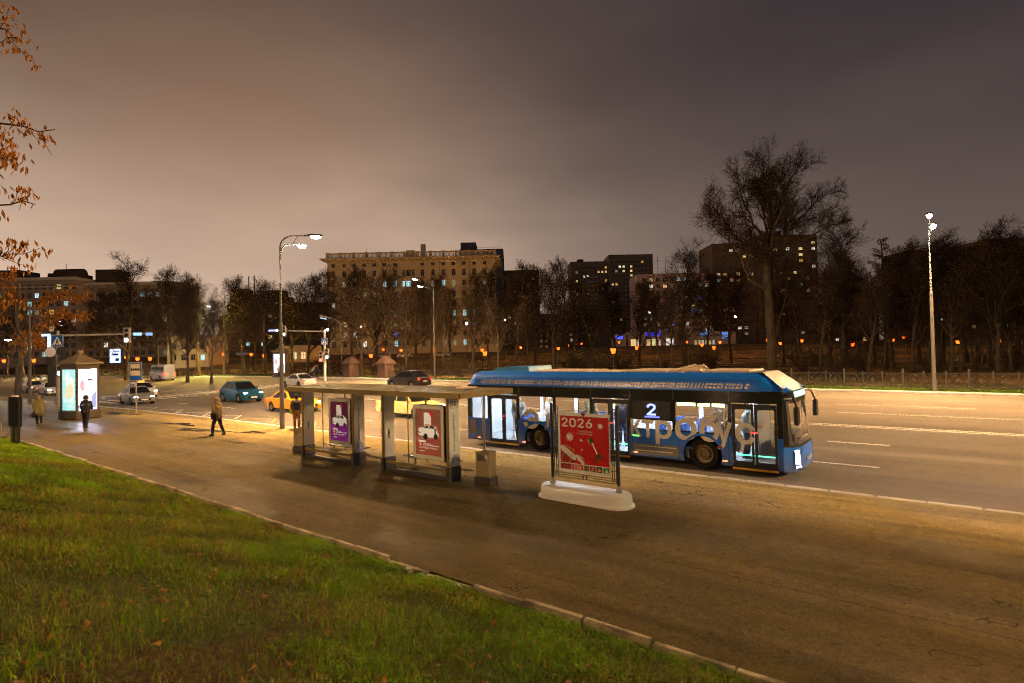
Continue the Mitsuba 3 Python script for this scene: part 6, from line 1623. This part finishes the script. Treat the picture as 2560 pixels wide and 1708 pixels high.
def car_kit(kind, paint, taxi=False, two_tone=None, lamps=True):
    L, W, H = {'sedan': (4.5, 1.76, 1.46), 'hatch': (4.3, 1.78, 1.50), 'suv': (4.6, 1.86, 1.68), 'van': (5.6, 2.0, 2.5)}[kind]
    wb = L * .60; wx = (wb / 2 + .08, -wb / 2 + .06); wr = .36 if kind in ('suv', 'van') else .32
    h = L / 2
    if kind == 'van':
        lowp = [(-h, .42), (-h, 1.15), (h * .93, 1.15), (h * .99, .85), (h, .55), (h * .97, .30), (-h + .05, .28)]
        cab = [(-h + .02, 1.13), (-h + .06, H - .12), (-h + .22, H), (h * .52, H), (h * .66, H - .12), (h * .86, 1.45), (h * .93, 1.13)]
        glass = [(-h * .92, 1.30), (-h * .92, H - .38), (h * .60, H - .38), (h * .80, 1.42), (h * .80, 1.30)]; splits = (-h * .42, h * .12, h * .46)
        ws = ((h * .855, 1.48), (h * .68, H - .16)); rw = ((-h + .045, 1.35), (-h + .075, H - .45))
    else:
        s_ = H / 1.46; t_ = .0 if kind == 'sedan' else -.26
        lowp = [(-h, .48), (-h + .03, .86 * s_), (-h * .82, .93 * s_), (h * .42, .93 * s_), (h * .80, .80 * s_), (h * .96, .68 * s_), (h, .50), (h * .97, .26), (-h * .96, .26)]
        r1 = -h * .62 + (t_ * 1.2); r0_ = -h * .30 + t_ * 1.6
        cab = [(r1 - .12, .90 * s_), (r0_, H - .05), (r0_ + .25, H), (h * .06, H), (h * .16, H - .05), (h * .47, .90 * s_)]
        glass = [(r1 + .12, .95 * s_), (r0_ + .14, H - .13), (h * .10, H - .13), (h * .38, .95 * s_)]; splits = (-h * .12,)
        ws = ((h * .455, .935 * s_), (h * .165, H - .065)); rw = ((r1 - .09, .95 * s_), (r0_ - .02, H - .08))
    arch = unary_union([Point(x, wr).buffer(wr + .055, 12) for x in wx])

    def slab(shp, w_, off=0.0, sub=.22):
        m = M().poly(shp, 2 * w_, (0, w_, 0)); v, f = m.get(); tm = trimesh.Trimesh(v, f, process=True)
        tm = tm.subdivide_to_size(sub, max_iter=8) if hasattr(tm, 'subdivide_to_size') else tm
        v = wprof(np.array(tm.vertices), L, W, kind); v[:, 1] += np.sign(v[:, 1]) * off
        return v, np.array(tm.faces)

    kit = []
    lo = Polygon(lowp).buffer(-.05).buffer(.05).difference(arch)
    kit.append(part('body', slab(lo, W / 2), paint, smooth=28))
    kit.append(part('cabin', slab(Polygon(cab).buffer(-.04).buffer(.04), W / 2 - .03), two_tone or paint, smooth=28))
    gp = Polygon(glass).buffer(-.04).buffer(.04); cuts = [-99, *splits, 99]
    for a, b in zip(cuts, cuts[1:]):
        pc = gp.intersection(sbox(a + .035, 0, b - .035, 9))
        if pc.is_empty: continue
        for s_ in (-1, 1):
            v, f = slab(pc, W / 2 - .03, .008, .3); keep = (v[f][:, :, 1] * s_ > .05).all(1)
            kit.append(part('window', (v, f[keep]), 'm_blackgloss'))

    def pane(nm, ends, m_, wk, sgn):
        (xa, za), (xb, zb) = ends; v = []
        for (x, z) in ((xa, za), (xb, zb)):
            y = wprof(np.array([[x, W / 2 - .03, z]]), L, W, kind)[0, 1] * wk; v += [[x + .012 * sgn, -y, z + .01], [x + .012 * sgn, y, z + .01]]
        kit.append(part(nm, (np.array(v), np.array([[0, 1, 3, 2]])), m_))

    pane('windshield', ws, 'm_blackgloss', .93, 1); pane('rear_window', rw, 'm_blackgloss', .90, -1)
    tyre = M().lathe((0, 0, 0), [(wr * .62, -.10), (wr * .93, -.10), (wr, -.06), (wr, .06), (wr * .93, .10), (wr * .62, .10), (wr * .62, -.10)], 22).get()
    rim = M().lathe((0, 0, 0), [(0, .07), (wr * .2, .08), (wr * .3, .05), (wr * .58, .06), (wr * .64, .09), (wr * .64, 0), (0, 0)], 16).get()
    rx = lambda mesh, x, s_: (np.stack([mesh[0][:, 0] + x, -s_ * mesh[0][:, 2] * 1.0 + s_ * 0 + (W / 2 - .13) * -s_ * -1, mesh[0][:, 1] + wr], 1) if False else np.stack([mesh[0][:, 0] + x, s_ * (W / 2 - .13 + mesh[0][:, 2]), mesh[0][:, 1] + wr], 1), mesh[1])
    for x in wx:
        for s_ in (-1, 1):
            kit.append(part('wheel', rx(tyre, x, s_), 'm_rubber', smooth=30)); kit.append(part('wheel/rim', rx(rim, x, s_), 'm_rim', smooth=30))
    zl = .66 if kind not in ('van', 'suv') else .78
    xh = h * .955 if kind != 'van' else h * .985
    for s_ in (-1, 1):
        y = s_ * W * .345
        kit.append(part('headlight', M().rbox(xh - .10, xh + .035, y - .16, y + .16, zl - .07, zl + .06, .03), 'm_winglass', emitter=glow((16, 17.5, 20) if lamps else (.05, .05, .05), .12)))
        kit.append(part('tail_light', M().rbox(-h - .02, -h + .12, s_ * W * .40 - .12, s_ * W * .40 + .12, zl + .02, zl + (.16 if kind != 'van' else .5), .02), 'm_redlens', emitter=glow((3.2, .16, .12), .06)))
        kit.append(part('mirror', M().rbox(h * .36, h * .36 + .12, s_ * (W / 2 + .02) - .07, s_ * (W / 2 + .02) + .07, (.93 if kind != 'van' else 1.35) * H / 1.46 / (1 if kind != 'van' else 1.7), (.93 if kind != 'van' else 1.35) * H / 1.46 / (1 if kind != 'van' else 1.7) + .13, .03), paint))
    kit.append(part('grille', M().rbox(h * .955, h + .012, -W * .26, W * .26, .36, .54, .02), 'm_black'))
    kit.append(part('licence_plate', M().box(h * .985, h + .02, -.26, .26, .39, .50), 'm_white')); kit.append(part('licence_plate', M().box(-h - .015, -h + .02, -.26, .26, .62, .73), 'm_white'))
    kit.append(part('sill', M().rbox(-wb / 2 + .5, wb / 2 - .4, -W / 2 + .06, W / 2 - .06, .20, .27, .02), 'm_black'))
    if taxi:
        kit.append(part('taxi_sign', M().rbox(-.12, .12, -.26, .26, H + .005, H + .15, .03), 'm_yellow', emitter=glow((1.3, .55, .10), .03)))
        if two_tone is None and paint == 'm_paintwhite':
            for s_ in (-1, 1):
                v, f = slab(sbox(-h * .55, .40, -h * .08, .84), W / 2, .006, .3); keep = (v[f][:, :, 1] * s_ > .05).all(1); kit.append(part('door_panel', (v, f[keep]), 'm_paintyellow'))
    return kit


CARS = [
    ('sedan', 'm_paintwhite', True, -91.5, 18.6, 0, 'white taxi with yellow doors driving at the far left edge of the road'),
    ('sedan', 'm_paintwhite', False, -81.5, 18.2, 0, 'plain white sedan half hidden behind the signal mast and advertising kiosk'),
    ('hatch', 'm_paintwhite', True, -63.2, 21.2, -2, 'white taxi with a yellow roof sign behind the silver car at the crossing'),
    ('hatch', 'm_paintsilver', False, -55.6, 18.3, -3, 'silver grey car with bright headlights just right of the advertising kiosk'),
    ('van', 'm_paintwhite', False, -98.0, 35.8, 180, 'white minibus with red tail lights driving away behind the bus stop sign'),
    ('suv', 'm_paintblue', False, -46.8, 23.0, -1, 'dark blue off-road car with bright headlights left of the near lamp post'),
    ('sedan', 'm_paintyellow', True, -35.3, 20.9, 0, 'orange yellow taxi passing behind the near lamp post'),
    ('sedan', 'm_paintwhite', False, -56.5, 34.2, 180, 'white car with red tail lights on the far lanes behind the near lamp post'),
    ('suv', 'm_paintdark', False, -41.5, 36.8, 180, 'dark brown car with red tail lights beyond the shelter roof'),
    ('sedan', 'm_paintyellow', True, -25.2, 22.4, 0, 'pale yellow taxi seen through the glass of the bus shelter')]
mat('paintcream', (.80, .52, .20), .22, clearcoat=.8, clearcoat_gloss=.95)
KITS = {}
for k, (kind, paint, taxi, x, y, rz, lab) in enumerate(CARS):
    if k == 9: paint = 'm_paintcream'
    ck = (kind, paint, taxi)
    if ck not in KITS: KITS[ck] = car_kit(kind, paint, taxi)
    t = thing('car' if kind != 'van' else 'minibus', lab, 'car' if kind != 'van' else 'minibus')
    tw = T().translate([x, y, road_z(y) + .008]).rotate([0, 0, 1], rz)
    place(KITS[ck], t, tw)
    s_ = 1 if rz < 90 else -1
    headlamp(x + s_ * 2.35, y, road_z(y) +   .68, (s_, -.04 * s_, -.055), 1100 if k in (0, 1, 2, 3, 5, 6, 9) else 400, cut=24)
# parked cars on the street behind the park, tiny
for k, (u, d, pnt) in enumerate(((-42, 158, 'm_paintdark'), (-36.5, 158, 'm_paintsilver'), (-30, 157, 'm_paintwhite'), (-20, 158, 'm_paintsilver'))):
    ck = ('hatch', pnt, False)
    if ck not in KITS: KITS[ck] = car_kit('hatch', pnt, False, lamps=False)
    p = UD(u, d); t = thing('car', 'small parked car on the street behind the park before the ochre building', 'car', 'cars parked behind the park')
    place(KITS[ck], t, T().translate([float(p[0]), float(p[1]), float(park_z(d)) + .2]).rotate([0, 0, 1], math.degrees(YAW)))

# ---------------------------------------------------------------- people


def chain(bones, n=14):
    parts_ = []
    for (p, a), (q, b) in bones:
        s0 = mf.Manifold.sphere(a, n).translate(list(map(float, p))); s1 = mf.Manifold.sphere(b, n).translate(list(map(float, q)))
        parts_.append(mf.Manifold.batch_hull([s0, s1]))
    m_ = mf.Manifold.batch_boolean(parts_, mf.OpType.Add).to_mesh()
    tm = trimesh.Trimesh(m_.vert_properties[:, :3], m_.tri_verts, process=True)
    tm = tm.subdivide_to_size(.07, max_iter=6); trimesh.smoothing.filter_taubin(tm, iterations=6)
    return np.array(tm.vertices), np.array(tm.faces)


def person_kit(h=1.75, stride=.25, arms=(0.1, -.1), elbow=(.35, .35), top='m_coat_black', legs='m_cloth_navy', head='m_hair', hood=False, coat_len=.0, lean=.04, bulk=1.0, hold=None):
    """Facing +x, standing at the origin: stride is the fore-and-aft reach of the feet, arms the swing of each hand."""
    k = h / 1.75; A_ = lambda *p: np.array(p, float) * k
    hip = A_(0, 0, .93); neck = A_(lean * 1.2, 0, 1.47); chest = A_(lean * .8, 0, 1.28); hd = A_(lean * 1.5 + .02, 0, 1.64)
    F = {}; kn = {}
    for s_ in (-1, 1):
        fx = s_ * stride; F[s_] = A_(fx - .03, s_ * .10, .075 if fx >= 0 else .10); kn[s_] = A_(fx * .5 + .05, s_ * .10, .50)
    sh = {s_: A_(lean, s_ * .19, 1.42) for s_ in (-1, 1)}; el, ha = {}, {}
    for i, s_ in enumerate((-1, 1)):
        el[s_] = sh[s_] + A_(arms[i] * .6 - .02, s_ * .06, -.29); ha[s_] = el[s_] + A_(arms[i] * .9 + elbow[i] * .22, s_ * .01 - s_ * elbow[i] * .10, -.25 + elbow[i] * .16)
    body = []
    body += [((hd + A_(0, 0, -.02), .095 * k), (hd + A_(.01, 0, .05), .092 * k)), ((neck, .055 * k), (hd + A_(-.01, 0, -.05), .058 * k)), ((hd + A_(.09, 0, -.035), .018 * k), (hd + A_(.085, 0, .01), .014 * k)), ((hd + A_(.055, 0, -.075), .045 * k), (hd + A_(0, 0, -.03), .07 * k))]
    for s_ in (-1, 1):
        body += [((hd + A_(-.01, s_ * .092, -.03), .016 * k), (hd + A_(-.01, s_ * .095, .015), .018 * k))]
        body += [((hip + A_(0, s_ * .09, 0), .075 * k), (kn[s_], .052 * k)), ((kn[s_], .05 * k), (F[s_], .038 * k)), ((sh[s_], .045 * k), (el[s_], .038 * k)), ((el[s_], .037 * k), (ha[s_], .028 * k))]
        fd = unit(ha[s_] - el[s_]); pm = ha[s_] + fd * .055 * k; body += [((ha[s_], .026 * k), (pm, .032 * k))]
        for q in range(4):
            o_ = np.array([(.030 - .020 * q) * k, 0, 0]) if abs(fd[0]) < .6 else np.array([0, 0, (.030 - .020 * q) * k]); L_ = (.055, .065, .062, .05)[q] * k
            body += [((pm + o_, .0105 * k), (pm + o_ + fd * L_ + np.array([.004 * q, -s_ * .018, .004]), .008 * k))]
        body += [((ha[s_] + fd * .015 * k, .013 * k), (ha[s_] + fd * .055 * k + np.array([.045, -s_ * .015, 0]) * k, .009 * k))]
    body += [((hip, .12 * k), (chest, .13 * k)), ((chest, .13 * k), (neck, .06 * k))]
    kit = [part('body', chain(body), 'm_skin', smooth=True)]
    b_ = bulk; tor = [((hip + A_(0, .06, -.03 - coat_len), .145 * b_ * k), (chest + A_(0, .05, 0), .165 * b_ * k)), ((hip + A_(0, -.06, -.03 - coat_len), .145 * b_ * k), (chest + A_(0, -.05, 0), .165 * b_ * k)), ((sh[-1] + A_(0, .02, -.03), .085 * b_ * k), (sh[1] + A_(0, -.02, -.03), .085 * b_ * k)), ((chest, .15 * b_ * k), (neck + A_(0, 0, -.02), .085 * k))]
    for s_ in (-1, 1):
        tor += [((sh[s_], .075 * b_ * k), (el[s_], .066 * b_ * k)), ((el[s_], .066 * b_ * k), (ha[s_] - unit(ha[s_] - el[s_]) * .03 * k, .052 * b_ * k))]
    kit.append(part('jacket', chain(tor), top, smooth=True))
    tr = []
    for s_ in (-1, 1):
        tr += [((hip + A_(0, s_ * .075, -.02), .108 * k), (kn[s_], .078 * k)), ((kn[s_], .075 * k), (F[s_] + A_(0, 0, .04), .06 * k))]
    kit.append(part('trousers', chain(tr), legs, smooth=True))
    for s_ in (-1, 1): kit.append(part('shoe', chain([((F[s_] + A_(-.03, 0, -.03), .045 * k), (F[s_] + A_(.15, s_ * .02, -.04), .036 * k))]), 'm_black', smooth=True))
    if hood:
        kit.append(part('hood', chain([((hd + A_(-.03, 0, .03), .128 * k), (hd + A_(-.035, 0, -.06), .125 * k)), ((neck + A_(-.03, 0, -.02), .11 * k), (hd + A_(-.03, 0, -.06), .12 * k))]), top if hood is True else hood, smooth=True))
    else:
        kit.append(part('hair', chain([((hd + A_(-.03, 0, .05), .10 * k), (hd + A_(-.035, 0, -.01), .098 * k)), ((hd + A_(.02, 0, .08), .085 * k), (hd + A_(-.03, 0, .06), .095 * k))]), head, smooth=True))
    return kit, ha, k


def person(x, y, z, rz, label, group=None, **kw):
    t = thing('person', label, 'person', group); kit, ha, k = person_kit(**kw); tw = at(x, y, z, rz); place(kit, t, tw)
    M4 = np.array(tw.matrix, float).reshape(4, 4)
    return t, {s_: (M4 @ np.append(ha[s_], 1))[:3] for s_ in ha}, tw


VIEW = math.degrees(YAW) + 90
t_, H_, _ = person(-43.3, 9.1, .14, 165, 'person in an olive hooded coat walking away with a dark bag at the left', h=1.70, stride=.13, arms=(.03, -.03), elbow=(.1, .1), top='m_coat_olive', legs='m_coat_black', hood=True, coat_len=.26, bulk=1.12)
b = thing('hand_bag', 'black bag hanging from the hand of the person in the olive coat', 'bag'); c = H_[-1] if H_[-1] @ np.array([CS, SN, 0]) < H_[1] @ np.array([CS, SN, 0]) else H_[1]
put('bag', M().rbox(c[0] - .16, c[0] + .16, c[1] - .08, c[1] + .08, c[2] - .52, c[2] - .22, .05), 'm_coat_black', b); put('strap', M().tube([c + [-.12, 0, -.23], c + [0, 0, -.05], c + [.12, 0, -.23]], .012, 6), 'm_coat_black', b)
person(-37.4, 9.85, .14, VIEW + 20, 'person in black jacket and trousers standing before the glowing kiosk poster', h=1.78, stride=.17, arms=(.10, .05), elbow=(.9, .9), top='m_coat_black', legs='m_coat_black', hood=True, bulk=1.08)
t_, H_, tw = person(-27.6, 12.45, .14, 200, 'person in a tan hooded jacket walking over the wet pavement', h=1.80, stride=.24, arms=(.12, -.05), elbow=(.5, .7), top='m_coat_tan', legs='m_cloth_navy', hood=True, bulk=1.12)
b = thing('shoulder_bag', 'dark shoulder bag hanging at the side of the walking person in tan', 'bag')
put('bag', M().rbox(-.20, .12, .20, .34, .80, 1.12, .06), 'm_coat_black', b, tw=tw); put('strap', M().tube([(-.04, .27, 1.12), (0, .18, 1.42), (.0, -.08, 1.5)], .018, 6), 'm_coat_black', b, tw=tw)
t_, H_, tw = person(-26.25, 15.75, .14, 150, 'person with a backpack waiting at the kerb left of the bus shelter', h=1.74, stride=.06, arms=(.06, .06), elbow=(.8, .8), top='m_coat_brown', legs='m_cloth_rust', bulk=1.1)
b = thing('backpack', 'dark backpack worn by the person waiting at the kerb', 'backpack'); put('pack', M().rbox(-.38, -.17, -.17, .17, 1.0, 1.45, .07), 'm_coat_black', b, tw=tw); put('strap', M().tube([(-.18, .12, 1.40), (0, .14, 1.52), (.15, .13, 1.35)], .02, 6), 'm_coat_black', b, tw=tw)
b = thing('carrier_bag', 'lime green bag held by the person waiting at the kerb', 'bag'); put('bag', M().rbox(.05, .36, .16, .34, .74, 1.02, .07), 'm_lime', b, tw=tw)
person(-68.8, 43.6, .97, VIEW - 80, 'person in a pale grey jacket bending forward on the far pavement', h=1.72, stride=.15, lean=.28, arms=(.2, .2), elbow=(.3, .3), top='m_cloth_grey', legs='m_cloth_navy')
person(-67.2, 43.4, .97, VIEW - 150, 'person in a long black coat standing beside the bending one across the road', h=1.76, stride=.05, top='m_coat_black', legs='m_coat_black', coat_len=.2)
person(-75.9, 42.9, .97, VIEW, 'person in a pale jacket looking at the far glowing kiosk', h=1.72, stride=.05, top='m_cloth_pale', legs='m_cloth_navy', hood=True)
person(-65.2, 51.2, .95, VIEW + 180, 'person in dark clothes on the park path between the gate piers', h=1.72, stride=.08, top='m_coat_black', legs='m_coat_black')
for k, (x, y, rz, top) in enumerate(((-13.75, 18.0, -60, 'm_cloth_grey'), (-12.6, 18.6, -100, 'm_cloth_pale'), (-9.4, 18.5, -60, 'm_coat_black'), (-6.0, 18.9, -90, 'm_coat_brown'), (-5.0, 18.1, 20, 'm_cloth_grey'), (-11.0, 18.9, -30, 'm_coat_tan'))):
    person(x, y, .37, rz, ('grey jacketed passenger behind the rear door of the bus', 'pale jacketed passenger standing right of the rear bus door', 'black clad passenger standing at the middle bus door', 'brown jacketed passenger behind the front side window of the bus', 'grey jacketed passenger standing by the front bus door', 'tan jacketed passenger behind the second bus window')[k],
           h=1.68 + .02 * k, stride=.05, arms=(.05, .1), elbow=(.6, .9), top=top, legs='m_cloth_navy')
